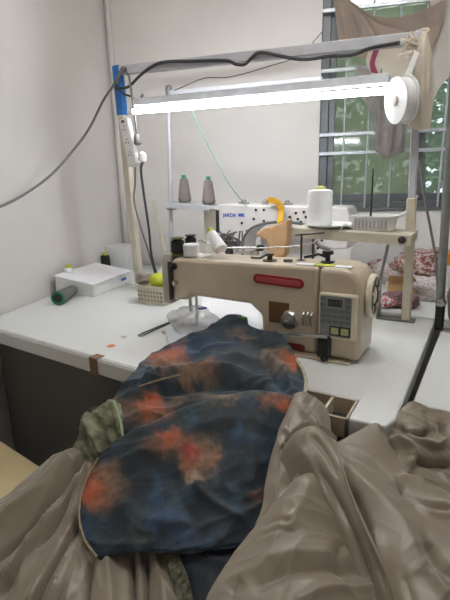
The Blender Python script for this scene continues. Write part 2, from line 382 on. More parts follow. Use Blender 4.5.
# handwheel
WHX, WHZ = -.2635, .932
hw = obj('handwheel', MB().lathe((WHX, 1.265, WHZ), [(.045, 0), (.057, .002), (.061, .006), (.061, .016), (.057, .020), (.053, .020), (.050, .006), (.026, .006), (.024, .018), (.014, .021), (.001, .021)], (1, 0, 0), 40), M_cream2, mc)
obj('wheel_face', MB().lathe((WHX, 1.265, WHZ), [(.0300, .0070), (.0300, .0204), (.0515, .0204), (.0515, .0070)], (1, 0, 0), 40), mat('dark_bronze', s(74, 64, 50), .5), hw)  # dark bronze ring filling the recess of the wheel
for k in range(5):
    a = k*2*math.pi/5+.3; obj('spoke', MB().obox((WHX+.0205, 1.265+.041*math.cos(a), WHZ+.041*math.sin(a)), V((.0012, 0, 0)), V((0, math.cos(a), math.sin(a)))*.0095, V((0, -math.sin(a), math.cos(a)))*.004), M_cream2, hw, bevel=.001)
# control panel
yp = yf-.008
p0, p1 = at_y(321, 291, yp), at_y(357, 340, yp)
cp = obj('control_panel', MB().box((p0.x, yp-.018, p1.z), (p1.x, yp-.0005, p0.z)), M_cream2, mc, bevel=.005, seg=3)
X = lambda u: p0.x+(p1.x-p0.x)*u
Z = lambda v: p0.z+(p1.z-p0.z)*v
fx = obj('keypad', MB().box((X(.05), yp-.0195, Z(.95)), (X(.87), yp-.0178, Z(.05))), M_face, cp, bevel=.001)
obj('display', MB().box((X(.25), yp-.0205, Z(.27)), (X(.62), yp-.0194, Z(.12))), M_screen, cp)
b = MB()
for u in (.30, .39, .48, .57): b.box((X(u)-.003, yp-.0209, Z(.24)), (X(u)+.003, yp-.0204, Z(.15)))
obj('digits', b, mat('lcd_digit', s(74, 66, 58), .4), cp)
bt_small = [(u, v) for v in (.12, .25) for u in (.12, .77)] + [(u, v) for v in (.37, .49, .61) for u in (.14, .30, .46, .62, .77)]
for u, v in bt_small:
    obj('button', MB().box((X(u)-.0075, yp-.0205, Z(v)-.006), (X(u)+.0075, yp-.0192, Z(v)+.006)), mat('button_grey', s(104, 112, 116), .5), cp, bevel=.001)
for u in (.46, .72):
    obj('button', MB().box((X(u)-.0145, yp-.0215, Z(.81)-.0135), (X(u)+.0145, yp-.0192, Z(.81)+.0135)), M_black, cp)
    obj('button', MB().box((X(u)-.0105, yp-.0225, Z(.81)-.0095), (X(u)+.0105, yp-.0212, Z(.81)+.0095)), M_btn, cp, bevel=.001, label='pale yellow key with dark rim')
# red badges
def badge(cx, cz, hw_, hh, slope, name, m, dz=.003):
    n = 8; poly = []
    for k in range(n+1):
        a = math.pi/2 - math.pi*k/n; poly.append((hw_-hh+hh*math.cos(a), hh*math.sin(a)))
    for k in range(n+1):
        a = -math.pi/2 - math.pi*k/n; poly.append((-(hw_-hh)+hh*math.cos(a), hh*math.sin(a)))
    return obj(name, MB().prism(poly, (cx, yf-dz, cz), V((1, 0, slope)).normalized(), V((-slope, 0, 1)).normalized(), (0, dz+.001, 0)), m, mc, bevel=.001)
c = at_y(278, 281, yf); badge(c.x, c.z, .080, .0145, -.035, 'badge', M_red)
badge(c.x, c.z, .070, .0075, -.035, 'badge_band', mat('badge_inner', s(176, 70, 74), .4), .0042)
c = at_y(291, 346, yf); badge(c.x, c.z, .044, .0105, -.02, 'badge', mat('deep_red', s(120, 20, 28), .4))
# thread tension unit
c = at_y(283, 312, yf)
obj('mounting_plate', MB().box((c.x-.045, yf-.004, c.z-.035), (c.x+.02, yf+.001, c.z+.03)), mat('brass_brown', s(120, 92, 60), .4, .5), mc, bevel=.004)
c = at_y(291, 319, yf)
obj('tension_disc', MB().lathe((c.x, yf-.003, c.z), [(.026, 0), (.028, .004), (.022, .008), (.022, .010), (.028, .014), (.024, .020), (.008, .021), (.008, .036), (.003, .037)], (0, -1, 0), 28), M_chrome, mc)
c = at_y(308, 319, yf)
for dx in (-.012, 0, .012):
    obj('thread_guide', MB().tube([(c.x+dx, yf-.001, c.z+.02), (c.x+dx, yf-.012, c.z+.014), (c.x+dx, yf-.012, c.z-.014), (c.x+dx, yf-.001, c.z-.02)], .0028, 8), M_chrome, mc)
a, b2 = at_y(273, 333, yf-.012), at_y(328, 337, yf-.03)
obj('lever_rod', MB().tube([V((a.x, yf+.002, a.z)), a, b2], .0055, 10), M_chrome, mc)
c0, c1 = at_y(317, 334, yf-.03), at_y(329, 361, yf-.03)
b = MB(); b.box((c0.x, yf-.03, c1.z+.006), (c1.x, yf-.009, c0.z))
obj('lever_bracket', b, M_black, mc, bevel=.005)
q = [at_y(316, 362, yf-.035), at_y(322, 362, yf-.035), at_y(327, 366, yf-.04)]
obj('hose', MB().tube(smoothpath([c1+V((-.02, 0, .02)), q[1]+V((0, 0, .006)), V((q[2].x, q[2].y, TT+.0155))], 5), .004, 8), M_black, mc)
# yellow-white strip along the top of the housing
a, b2 = at_z(298, 263, 1.0175), at_z(350, 267, 1.0175)
obj('tape_strip', MB().box((a.x, 1.20, 1.0148), (-.30, 1.228, 1.0185)), M_paper, mc)
for u in (.33, .52): obj('tape_mark', MB().box((a.x+(-.30-a.x)*u, 1.1995, 1.0180), (a.x+(-.30-a.x)*u+.03, 1.2285, 1.0192)), M_lime, mc)
# thread take-up fittings on the arm top
b = MB(); b.lathe((-.555, 1.24, 1.014), [(.022, 0), (.022, .004), (.008, .005), (.008, .018), (.012, .019), (.012, .024), (.001, .025)], n=18)
obj('oil_cap', b, mat('dull_bronze', s(98, 88, 72), .4, .6), mc)
obj('oil_cap', MB().lathe((-.50, 1.25, 1.015), [(.014, 0), (.014, .005), (.001, .007)], n=18), M_dark, mc)
b = MB(); b.lathe((-.385, 1.27, 1.014), [(.020, 0), (.020, .005), (.007, .006), (.007, .025), (.016, .026), (.016, .036), (.001, .038)], n=18); b.tube([(-.385, 1.27, 1.03), (-.41, 1.262, 1.04), (-.45, 1.25, 1.03)], .004, 8)
obj('bobbin_winder', b, M_black, mc)
b = MB(); b.tube([(-.47, 1.28, 1.012), (-.47, 1.28, 1.095)], .003, 8); b.tube([(-.49, 1.28, 1.09), (-.40, 1.28, 1.10)], .0022, 8); b.lathe((-.47, 1.28, 1.012), [(.014, 0), (.014, .004), (.004, .006)], n=14)
obj('thread_post', b, M_dark, mc)
obj('thread_rail', MB().tube(smoothpath([at_y(198, 240, 1.31), at_y(230, 248, 1.30), at_y(300, 246, 1.30), at_y(318, 240, 1.30)], 6), .0022, 8), M_chrome, mc)
c = at_z(240, 254, 1.013)
b = MB(); b.obox((c.x, c.y+.02, 1.0175), V((.03, .004, 0)), V((-.002, .012, 0)), UZ*.004); b.lathe((c.x+.05, c.y+.02, 1.013), [(.012, 0), (.012, .012), (.005, .014)], n=14); b.tube([(c.x-.035, c.y+.015, 1.03), (c.x+.06, c.y+.02, 1.034)], .004, 8); b.tube([(c.x-.02, c.y+.015, 1.013), (c.x-.02, c.y+.015, 1.032)], .004, 8)
obj('presser_linkage', b, M_chrome, mc)
obj('linkage_knob', MB().lathe((c.x+.055, c.y+.02, 1.034), [(.009, 0), (.011, .004), (.011, .02), (.006, .024)], (1, .05, .05), 14), M_black, mc)
c = at_z(257, 260, 1.014)
obj('hook_wire', MB().tube(smoothpath([c+V((-.03, .02, .003)), c+V((0, .02, .003)), c+V((.02, .025, .012)), c+V((.035, .03, .003))], 5), .003, 8), M_dark, mc)

# ------------------------------------------------------------------ white machine behind
Y2 = 1.95
m2 = thing('bartack_machine', (-.84, 2.02, TT), 'white sewing machine with blue lettering standing behind the cream one', 'sewing machine')
def xz(x, y, Y=Y2): p = at_y(x, y, Y); return (p.x, p.z)
arch = [xz(*p) for p in ((243, 268), (243, 245), (246, 234), (254, 227), (268, 223), (286, 222), (302, 224), (310, 229), (314, 238), (319, 246), (330, 250))]
out = [xz(348, 249), xz(350, 215), xz(346, 207), xz(216, 204)]
poly = [(xz(216, 204)[0], TT+.02), (arch[0][0], TT+.02)] + arch + out[:3] + [xz(218, 204), xz(215, 207)]
obj('machine_arm', MB().prism(poly, (0, Y2, 0), (1, 0, 0), (0, 0, 1), (0, .15, 0)), M_m2, m2, bevel=.008)
obj('arch_trim', MB().tube(smoothpath([V((x, Y2-.004, z)) for x, z in arch], 4), .006, 8), mat('trim_grey', s(104, 102, 102), .5), m2)
obj('machine_base', MB().box((poly[0][0]-.01, Y2-.06, TT), (xz(348, 249)[0]+.02, Y2+.2, TT+.085)), M_m2, m2, bevel=.01)
q0, q1 = xz(255, 230), xz(312, 262)
obj('inner_head', MB().prism([(q0[0], q0[1]+.0), (q1[0]-.03, q0[1]+.005), (q1[0]-.02, q1[1]), (q0[0]+.02, q1[1]-.05), (q0[0]-.02, q0[1]-.06)], (0, Y2+.09, 0), (1, 0, 0), (0, 0, 1), (0, .05, 0)), M_m2, m2, bevel=.012)
for p in ((256, 210), (264, 210), (242, 223), (254, 219), (290, 217), (296, 213), (298, 219), (304, 212), (306, 217), (301, 222), (247, 231), (264, 221), (322, 240), (318, 248)):
    x, z = xz(*p); obj('screw', MB().lathe((x, Y2+.001, z), [(.006, 0), (.0065, .004), (.004, .006)], (0, -1, 0), 10), M_black, m2)
x0, z0 = xz(201, 210); x1, z1 = xz(216, 246)
obj('side_cover', MB().box((x0, Y2+.02, z1-.06), (x1-.004, Y2+.12, z0)), mat('aged_ivory', s(206, 200, 182), .5), m2, bevel=.006)
x0, z0 = xz(216.5, 210); obj('cable_channel', MB().box((x0-.002, Y2-.008, z0-.11), (x0+.014, Y2+.002, z0)), M_dark, m2, bevel=.002)
for p, w in (((240, 204), .05), ((262, 204), .03), ((284, 205), .05), ((326, 206), .04)):
    x, z = xz(*p); obj('thread_guide', MB().box((x-w/2, Y2+.03, z-.004), (x+w/2, Y2+.05, z+.006)).lathe((x, Y2+.04, z+.004), [(.012, 0), (.012, .012), (.004, .016)], n=12), M_chrome, m2, bevel=.002)
# lettering
def text(body, size, p, m, parent, ex=(1, 0, 0), up=(0, 0, 1)):
    cu = bpy.data.curves.new('lettering', 'FONT'); cu.body = body; cu.size = size; cu.extrude = .0006; cu.align_x = 'CENTER'; cu.align_y = 'CENTER'; cu.offset = .0006
    o = bpy.data.objects.new('tmp', cu); COL.objects.link(o)
    me = bpy.data.meshes.new_from_object(o.evaluated_get(bpy.context.evaluated_depsgraph_get())); bpy.data.objects.remove(o)
    ex = V(ex).normalized(); up = V(up).normalized(); R = Matrix((ex, up, ex.cross(up))).transposed().to_4x4()
    me.transform(Matrix.Translation(V(p)-base_of(parent)) @ R); me.materials.clear(); me.materials.append(m)
    q = bpy.data.objects.new('lettering', me); COL.objects.link(q); q.parent = parent
    return q
M_ink = mat('blue_ink', s(40, 84, 190), .5)
x, z = xz(229.6, 215.3); t_ = text('JAKDA', .024, (x, Y2-.001, z), M_ink, m2)
x, z = xz(241.6, 215.3); text('MK', .024, (x, Y2-.001, z), M_ink, m2)
# needle post of the second machine at right
b = MB(); x, z = xz(313, 250, Y2+.03); b.tube([(x, Y2+.03, z+.06), (x, Y2+.03, TT+.09)], .006, 8); b.box((x-.02, Y2+.01, TT+.085), (x+.02, Y2+.05, TT+.105))
obj('presser_bar', b, M_dark, m2)

# heap of dark wires beside its foot
c = at_y(229, 243, 1.86); b = MB(); rnd = random.Random(8)
for k in range(16):
    b.tube(smoothpath([V((c.x+rnd.uniform(-.08, .08), 1.86+rnd.uniform(-.03, .03), TT+.26+rnd.uniform(-.02, .02)))] + [V((c.x+rnd.uniform(-.075, .075), 1.86+rnd.uniform(-.03, .03), c.z+rnd.uniform(-.04, .03))) for _ in range(3)], 5), .0035, 6)
b.lathe((c.x, 1.86, TT), [(.07, 0), (.06, .02), (.02, .04), (.02, .2), (.05, .215)], n=16)
tag(obj('wire_bundle', b, mat('wire_grey', s(92, 90, 88), .6), loc=(c.x, 1.86, TT)), 'tangled bundle of dark grey wires left of the white machine arch', 'wires')

# tan pouch with yellow ribbon hanging in front of the white machine
YP = 1.86
rows = [[(271, 223), (280, 221), (289, 219)], [(267, 231), (279, 232), (289, 232)], [(270, 243), (280, 245), (289, 243)], [(270, 253), (279, 255), (287, 253)]]
b = MB()
outl = [(268, 227), (259, 232), (258, 235), (264, 237), (270, 241), (270, 253), (276, 257), (287, 255), (289, 240), (290, 219), (283, 222), (274, 226)]
pc = thing('tan_pouch', at_y(279, 240, YP), 'tan cloth pouch hung by a yellow ribbon before the white machine', 'pouch')
obj('pouch_body', MB().prism([xz(x, y, YP) for x, y in outl], (0, YP-.03, 0), (1, 0, 0), (0, 0, 1), (0, .06, 0)), M_tan, pc, bevel=.014, seg=4)
obj('pouch_neck', MB().tube([at_y(281, 254, YP), at_y(281, 262, YP)], [.028, .022], 14), M_tan, pc)
rb = [at_y(*p, 1.93) for p in ((268, 200), (275, 201), (280, 205), (281, 213))]+[at_y(280, 222, YP)]
b = MB(); rbp = smoothpath(rb, 6)
for i in range(len(rbp)-1):
    b.bar(rbp[i], rbp[i+1]+(rbp[i+1]-rbp[i])*.15, .004, .028, (1, 0, .4))
obj('ribbon', b, M_yellow, pc)

# ------------------------------------------------------------------ light frame
YR = 1.66
fr = thing('lamp_stand', (-.8, YR, TT), 'tall metal frame of two posts and a top rail carrying the tube light', 'frame')
pl0, pl1 = at_y(117.5, 67, YR), at_y(140, 288, YR); pl1.z = TT
pr0, pr1 = at_y(420, 30, YR), at_y(406, 322, YR); pr1.z = TT
obj('post', MB().bar(pl1, pl0, .032, .032, (0, 1, 0)), M_ivory, fr, bevel=.003)
pm = pr1.lerp(pr0, .46)
obj('post', MB().bar(pr1, pm, .030, .030, (0, 1, 0)), M_ivory, fr, bevel=.004)
obj('upper_post', MB().bar(pm-(pr0-pr1)*.02, pr0, .024, .024, (0, 1, 0)), M_rail, fr, bevel=.003)
ra, rb_ = at_y(118, 71, YR), at_y(424, 38, YR)
obj('top_rail', MB().bar(ra, rb_, .03, .036, (0, 0, 1)), M_rail, fr, bevel=.003)
d = (pl1-pl0).normalized()
obj('tape_wrap', MB().bar(pl0-d*.004, pl0+d*.20, .036, .036, (0, 1, 0)), M_blue, fr, bevel=.003, label='blue tape round the left post top')
# shelf arm with bolt, base and brace
sa, sb = at_y(300, 226.5, YR-.03), at_y(415, 233.5, YR-.03)
b = MB(); b.bar(sa, sb, .14, .008, (0, 0, 1))
b.bar(sa+V((0, -.07, -.016)), sb+V((0, -.07, -.016)), .006, .034, (0, 0, 1)); b.bar(sa+V((0, .07, -.016)), sb+V((0, .07, -.016)), .006, .034, (0, 0, 1))
sh = obj('shelf_arm', b, M_ivory, fr, bevel=.0015)
c = at_y(402, 240, YR-.105); obj('bolt', MB().lathe((c.x, YR-.103, c.z), [(.011, 0), (.013, .004), (.010, .012), (.004, .016)], (0, -1, 0), 12), M_dark, sh)
b = MB(); u0, u1 = at_z(374, 323, TT), at_z(411, 322, TT)
b.box((u0.x, YR-.022, TT+.0005), (pr1.x+.03, YR+.022, TT+.008)); b.box((u0.x-.004, YR-.022, TT+.0005), (u0.x+.004, YR+.022, TT+.05))
obj('foot_plate', b, mat('foot_grey', s(112, 112, 110), .5), fr, bevel=.002)
obj('brace', MB().tube([at_y(389, 241, YR-.02), at_y(381, 275, YR-.02), V((u0.x, YR, TT+.012))], .0055, 8), M_steel, fr)

# tube light
lt = thing('tube_light', at_y(262, 98, YR-.03), 'glowing white LED tube light hung across the frame', 'light')
la, lb = at_y(134, 111.5, YR-.03), at_y(388, 90.5, YR-.03); ld = (lb-la).normalized()
obj('fixture_housing', MB().bar(la+V((-.0, .012, .036)), lb+V((0, .012, .036)), .035, .030, (0, 0, 1)), M_rail, lt, bevel=.003)
obj('tube', MB().tube([la, lb], .0105, 16), M_led, lt)
for p, sgn in ((la, -1), (lb, 1)):
    obj('end_cap', MB().tube([p+ld*(sgn*.001), p+ld*(sgn*.028)], .0135, 16), M_white, lt)
    obj('hanger', MB().bar(p+V((0, .012, .045))-ld*(sgn*.03), V((p.x-ld.x*sgn*.03, YR, p.z+.07)), .012, .003, (1, 0, 0)), M_steel, lt)

# power strip on the left post with plugs and cords
YQ = YR-.035
ps = thing('power_strip', at_y(130, 165, YQ), 'white power strip fixed to the left post of the light frame', 'power strip')
a, b2 = at_y(124.5, 119, YQ), at_y(134.5, 166, YQ)
obj('strip_body', MB().bar(a, b2, .05, .028, (0, 1, 0)), M_white, ps, bevel=.006, seg=3)
dd = (b2-a)
for k in range(3):
    c = a+dd*(.2+.27*k); b = MB()
    for (dx, dz) in ((-.007, -.006), (.007, -.006), (0, .008)): b.obox(c+V((dx, -.0145, dz)), V((.0016, 0, 0)), V((0, .0008, 0)), V((0, 0, .004)))
    obj('socket', b, M_dark, ps)
for k in range(1):
    obj('switch', MB().obox(a+dd*.06+V((0, -.015, 0)), V((.007, 0, 0)), V((0, .003, 0)), V((0, 0, .005))), M_dark, ps)
pc1 = thing('light_plug', at_y(138, 140, YQ), 'grey plug on a grey cord coming down beside the power strip', 'plug')
c = at_y(137.5, 141, YQ-.005)
obj('plug_body', MB().lathe(c, [(.006, -.03), (.013, -.022), (.016, 0), (.016, .012), (.009, .018)], (.1, 0, -1), 14), M_cable, pc1)
obj('cord', MB().tube(smoothpath([c+V((0, 0, .028)), at_y(134, 110, YQ-.005), at_y(131, 90, YQ-.005), at_y(128, 74, YR-.012), at_y(122, 68, YR-.02), at_y(117, 84, YR-.03)], 7), .005, 8), M_cable, pc1)
pc2 = thing('machine_plug', at_y(143, 160, YQ), 'white plug with a black cord falling down to the basket', 'plug')
c = at_y(142.5, 157, YQ-.005)
obj('plug_body', MB().lathe(c, [(.006, -.022), (.016, -.014), (.019, 0), (.019, .016), (.010, .022)], (-.2, 0, -1), 14), M_white, pc2)
obj('cord', MB().tube(smoothpath([c+V((0, 0, -.02)), at_y(141, 170, YQ-.01), at_y(144, 195, YQ-.01), at_y(149, 230, YQ), at_y(152, 258, YQ), V((at_y(153, 270, YQ).x, YQ+.05, TT+.02))], 7), .0055, 8), M_bcable, pc2)
cc = tag(obj('strip_cord', MB().tube(smoothpath([b2+V((0, .005, -.005)), at_y(135, 185, YQ+.005), at_y(134, 200, YQ+.01), at_y(140, 225, YQ+.005), at_y(148, 250, YQ+.005), V((at_y(150, 275, YQ).x, YQ+.06, TT+.02))], 7), .004, 8), M_cable, loc=b2), 'thin grey cord hanging from the lower end of the power strip', 'cord')
# mains cable from the left wall, dark cable on the rail, thin wires
wl = V((wallx(1.10)+.02, 1.10, 0)); q = at_y(-6, 210, 1.10)
pts = [V((wallx(.25)+.012, .25, 1.16)), V((wallx(.6)+.06, .6, 1.12)), at_d(-30, 216, 1.48), at_d(0, 206.5, 1.68), at_d(25, 194, 1.83), at_d(52, 174, 1.93), at_d(75, 148, 2.02), at_d(90, 127, 2.08), at_d(103, 101, 2.13), at_y(113, 86, YR-.022), at_y(119, 75, YR-.025), at_y(126, 68, YR-.024)]
tag(obj('mains_cable', MB().tube(smoothpath(pts, 7), .0055, 8), M_cable, loc=pts[0]), 'grey mains cable sagging across the left wall to the blue taped post', 'cable')
def yrail(px): return 71+(38-71)*(px-118)/(424-118)
pts = []
for px, off, dy in ((116, 17, -.024), (128, 17, -.026), (140, 7, -.024), (152, -1, -.02), (165, -4, -.022), (190, -2, -.021), (225, 1, -.021), (236, 6, -.022), (245, 7, -.024), (252, 1, -.024), (262, -3, -.022), (300, 8, -.026), (330, 8, -.026), (352, 9, -.025), (372, 4, -.022), (400, 2, -.022)):
    if px in (190,): dy = -.021
    pts.append(at_y(px, yrail(px)+off, YR+dy))
tag(obj('rail_cable', MB().tube(smoothpath(pts, 6), .006, 8), M_bcable, loc=pts[0]), 'dark cable wound along the top rail of the light frame', 'cable')
pts = [at_y(118, 88, YR-.03), at_y(124, 94, YR-.032), at_y(132, 97, YR-.03), at_y(137, 104, YR-.03)]
tag(obj('loose_cord', MB().tube(smoothpath(pts, 6), .0045, 8), M_bcable, loc=pts[0]), 'short dark cord looping from the blue tape to the tube light', 'cord')
pts = [at_w(322, 32, -.03), at_w(300, 55, -.04), at_w(270, 66, -.05), at_w(230, 77, -.06), at_w(205, 78, -.06), at_y(180, 88, 1.97), at_y(172, 91, 1.95)]
tag(obj('thin_wire', MB().tube(smoothpath(pts, 6), .0022, 6), M_bcable, loc=pts[0]), 'thin dark wire from the window corner to the thread stand post', 'wire')

# ------------------------------------------------------------------ thread stand behind
YS = 1.95
st = thing('thread_stand', V((at_y(170, 260, YS).x, YS, TT)), 'slim grey thread stand with a post, upper arm and cone shelf', 'stand')
a, b2 = at_y(168.5, 88, YS), at_y(171, 262, YS); b2.z = TT
obj('post', MB().tube([b2, a], .0105, 12), M_rail, st)
obj('upper_arm', MB().bar(at_y(168, 93, YS), at_y(322, 79, YS+.05), .02, .022, (0, 0, 1)), M_rail, st, bevel=.003)
obj('post_clamp', MB().lathe(a, [(.015, -.04), (.016, -.03), (.016, .005), (.008, .012)], n=14), M_steel, st)
sa2, sb2 = at_y(170.5, 203, YS), at_y(214, 205.5, YS)
b = MB(); b.bar(sa2, sb2, .10, .006); b.bar(sa2+V((0, -.05, -.010)), sb2+V((0, -.05, -.010)), .005, .024)
obj('cone_shelf', b, M_rail, st, bevel=.002)
obj('shelf_clamp', MB().box((sa2.x-.012, YS-.02, sa2.z-.035), (sa2.x+.024, YS+.02, sa2.z-.004)), M_steel, st, bevel=.003)
obj('foot', MB().lathe((b2.x, YS, TT), [(.05, 0), (.05, .006), (.016, .012), (.013, .03)], n=20), M_steel, st)
# cones of mauve thread
def cone(loc, label, r0, r1, h, body, tip, name='thread_cone', group=None, cat='thread cone'):
    t = thing(name, loc, label, cat, group); x, y, z = loc
    obj('core', MB().lathe((x, y, z), [(r0*.8, 0), (r0*.8, .004), (r1*.55, h*1.02), (r1*.5, h*1.14), (r1*.2, h*1.15)], n=20), tip, t)
    prof = [(r0*.9, .004), (r0, .012)]
    for k in range(1, 13): f = k/13; prof.append((r0+(r1-r0)*f+(.0007 if k % 2 else -.0007), .012+(h-.02)*f))
    prof += [(r1, h-.006), (r1*.7, h)]
    obj('thread', MB().lathe((x, y, z), prof, n=24), body, t)
    return t
p = at_y(185, 205, YS); p.z = sa2.z+.0035
c1 = cone((p.x, YS, p.z), 'left of the two mauve thread cones on the stand shelf', .034, .021, .118, M_conebr, M_green, group='mauve thread cones on the stand shelf')
p2 = at_y(209, 206, YS); dup(c1, (p2.x, YS, sa2.lerp(sb2, .9).z+.0035), 'right of the two mauve thread cones on the stand shelf')
# green thread
pts = [at_y(190, 108, 1.75), at_y(200, 130, 1.80), at_y(213, 155, 1.84), at_y(229, 184, 1.88), at_y(247, 207, Y2-.008)]
tag(obj('green_thread', MB().tube(smoothpath(pts, 5), .0020, 6), M_gthread, loc=pts[-1]), 'green thread slanting down from the tube light to the white machine', 'thread')
# white stick leaning on wall by the stand
a, b2 = at_y(160, 200, 2.0), at_y(172, 238, 1.93)
tag(obj('white_stick', MB().bar(a+V((0, -.06, 0)), V((b2.x+.03, 1.86, TT+.006)), .015, .01, (0, 1, 0)), M_ivory, loc=b2), 'slim white stick leaning against the thread stand post', 'stick')

# ------------------------------------------------------------------ clutter on the arm of the cream machine
ZA = 1.0165
def arm_pt(x, dy=.04): p = at_y(x, 255, yf+dy); return (p.x, yf+dy, ZA)
def spool(loc, label, r, h, body, cap, name='thread_spool', group=None):
    t = thing(name, loc, label, 'spool', group); x, y, z = loc
    obj('spool_core', MB().lathe((x, y, z), [(r, 0), (r, .005), (r*.55, .008), (r*.55, h-.006), (r*.9, h-.003), (r*.9, h), (r*.3, h+.001)], n=22), cap, t)
    obj('thread', MB().lathe((x, y, z), [(r*.6, .008), (r*.92, .010), (r*.88, h-.012), (r*.6, h-.008)], n=22), body, t)
    return t
spool(arm_pt(178), 'black spool with an olive top at the left end of the arm', .026, .058, M_black, M_olive)
sp2 = spool((at_y(191, 250, yf+.09).x, yf+.09, ZA), 'smaller black spool behind the white cup on the arm', .022, .062, M_black, M_black)
x, y, z = arm_pt(191.5, .035)
tag(obj('white_cup', MB().lathe((x, y, z), [(.021, 0), (.026, .002), (.027, .036), (.024, .040), (.001, .0405)], n=24), M_white, loc=(x, y, z)), 'small white lidded cup among the spools on the arm', 'cup')
a = at_y(221, 256, yf+.05); a.z = ZA+.024
t = thing('white_cone', (a.x, yf+.05, ZA), 'white thread cone lying tipped over on the arm', 'thread cone')
dirv = V((at_y(212, 234, yf+.07)-a)).normalized()
obj('thread', MB().lathe(a, [(.012, -.006), (.023, 0), (.022, .01), (.015, .070), (.011, .074)], dirv, 22), M_thread_w, t)
obj('core', MB().lathe(a+dirv*.074, [(.012, 0), (.010, .012), (.003, .013)], dirv, 16), M_lime, t)
x, y, z = arm_pt(207, .05)
tag(obj('paper_scrap', MB().prism([(-.03, -.02), (.025, -.024), (.03, .012), (-.005, .02)], (x, y, z+.001), V((1, .1, .35)).normalized(), (0, 1, .1), (0, 0, .002)), M_paper, loc=(x, y, z)), 'crumpled white paper scrap between the cup and the tipped cone', 'paper')

# ------------------------------------------------------------------ white cone, dish and basket on the shelf arm
def shelf_pt(x): f = (at_y(x, 236, YR-.03).x-sa.x)/(sb.x-sa.x); return sa.lerp(sb, f)+V((0, 0, .0045))
q = shelf_pt(331)
tag(obj('round_dish', MB().lathe(q, [(.05, 0), (.055, .002), (.090, .010), (.092, .013), (.088, .013), (.052, .006), (.001, .005)], n=36), M_white, loc=q), 'round white dish under the big white thread cone', 'dish')
w = q+V((-.045, 0, .0062))
t = thing('white_cone', w, 'big white thread cone with a yellowish core standing on the dish', 'thread cone')
prof = [(.036, 0), (.0455, .003)]
for k in range(14): prof.append((.046-.002*k/14+(.0005 if k % 2 else 0), .006+.116*k/14))
prof += [(.043, .124), (.028, .128)]
obj('thread', MB().lathe(w, prof, n=28), M_thread_w, t)
obj('core', MB().lathe(w+V((0, 0, .1265)), [(.020, 0), (.020, .010), (.009, .012), (.009, .016), (.001, .016)], n=18), mat('pale_olive_core', s(196, 196, 120), .6), t)
# thin-walled basket with slots
q = shelf_pt(373); rx, ry, hh = .078, .058, .05
t = thing('plastic_basket', q, 'white slotted plastic basket on the shelf beside the right post', 'basket')
def oval(sc, z, n=40):
    P = []
    for k in range(n):
        a = 2*math.pi*k/n; ca, sa_ = math.cos(a), math.sin(a); e = .6
        P.append(q+V((rx*sc*abs(ca)**e*(1 if ca >= 0 else -1), ry*sc*abs(sa_)**e*(1 if sa_ >= 0 else -1), z)))
    return P
def ovalshell(levels, n=40):
    b = MB(); vs = []
    for sc, z in levels: vs += oval(sc, z, n)
    fs = [(i*n+k, i*n+(k+1) % n, (i+1)*n+(k+1) % n, (i+1)*n+k) for i in range(len(levels)-1) for k in range(n)]
    fs.append(tuple(range(n))); fs.append(tuple(range((len(levels)-1)*n, len(levels)*n)))
    return b.add(vs, fs)
obj('basket_body', ovalshell([(.88, 0), (.98, hh*.9), (1.02, hh*.92), (1.02, hh), (.97, hh), (.86, .004)]), M_white, t)
b = MB()
for k in range(9): x = q.x-.05+.0125*k; b.box((x-.003, q.y-ry*.955, q.z+.008), (x+.003, q.y-ry*.90, q.z+hh*.75))
obj('slots', b, mat('slot_grey', s(176, 176, 174), .6), t)
b = MB().tube(smoothpath([q+V((.05, 0, .03)), q+V((.075, .01, .045)), q+V((.10, .02, .06)), q+V((.13, .03, .115))], 5), .005, 8)
obj('handle', b, M_white, t)
a = q+V((-.012, .0, .0055))
tag(obj('spike_rod', MB().tube([a, a+V((0, 0, .20))], [.0045, .0022], 8).lathe(a, [(.012, 0), (.012, .008), (.005, .010)], n=12), M_dark, loc=a), 'dark upright spike standing in the white basket', 'rod')
tag(obj('thin_hook', MB().tube(smoothpath([at_y(352, 228, YR-.11), at_y(345, 224, YR-.11), at_y(342, 228, YR-.11), at_y(338, 232, YR-.108)], 5), .002, 6), M_white, loc=at_y(345, 230, YR-.11)), 'short white wire hook between the dish and the basket', 'hook')

# ------------------------------------------------------------------ left corner: box, spools, basket
a = at_z(94, 297, TT); b3 = at_z(131, 281.5, TT); lf = at_z(73, 289, TT)
bx = thing('cardboard_carton', ((a.x+b3.x)/2, (a.y+b3.y)/2, TT), 'flat white carton with a lifted lid against the left wall', 'box')
u = (b3-a); u.z = 0; L = u.length; u.normalize(); v = V((-u.y, u.x, 0)); D = (lf-a).dot(v)*1.02; H = .052
o = V((a.x, a.y, TT))
obj('box_body', MB().obox(o+u*L/2+v*D/2+UZ*(H/2+.001), u*L/2, v*D/2, UZ*H/2), M_white, bx, bevel=.002)
lv = (v+UZ*.16).normalized()
obj('lid', MB().prism([(-.004, 0), (L+.008, 0), (L+.008, D+.015), (-.004, D+.015)], o+UZ*(H+.003)-v*.006, u, lv, UZ*.004), M_paper, bx)
obj('lid_side', MB().prism([(0, 0), (D, 0), (D, .012+.16*D), (0, .010)], o+UZ*(H+.0035+0)-u*.0035-v*.004, lv, -UZ, u*.0025), M_white, bx)
q = o+u*L*.80-v*.0012+UZ*(H*.55)
for k in range(3): obj('printed_mark', MB().obox(q+u*(.016*k-.02), u*.006, v*.0008, UZ*.007), M_ink, bx)
q = at_z(71, 290, TT+.0005)
c1 = cone(tuple(q), 'white spool with a yellow top left of the white carton', .026, .022, .112, M_thread_w, M_lime, 'thread_spool', cat='spool')
q = V((at_y(105, 268, 1.90).x+.01, 1.90, TT+.0005))
c2 = cone(tuple(q), 'dark spool with a yellow top behind the white carton', .03, .025, .108, M_black, M_lime, 'thread_spool', cat='spool')
q = at_y(121, 253, 2.02)
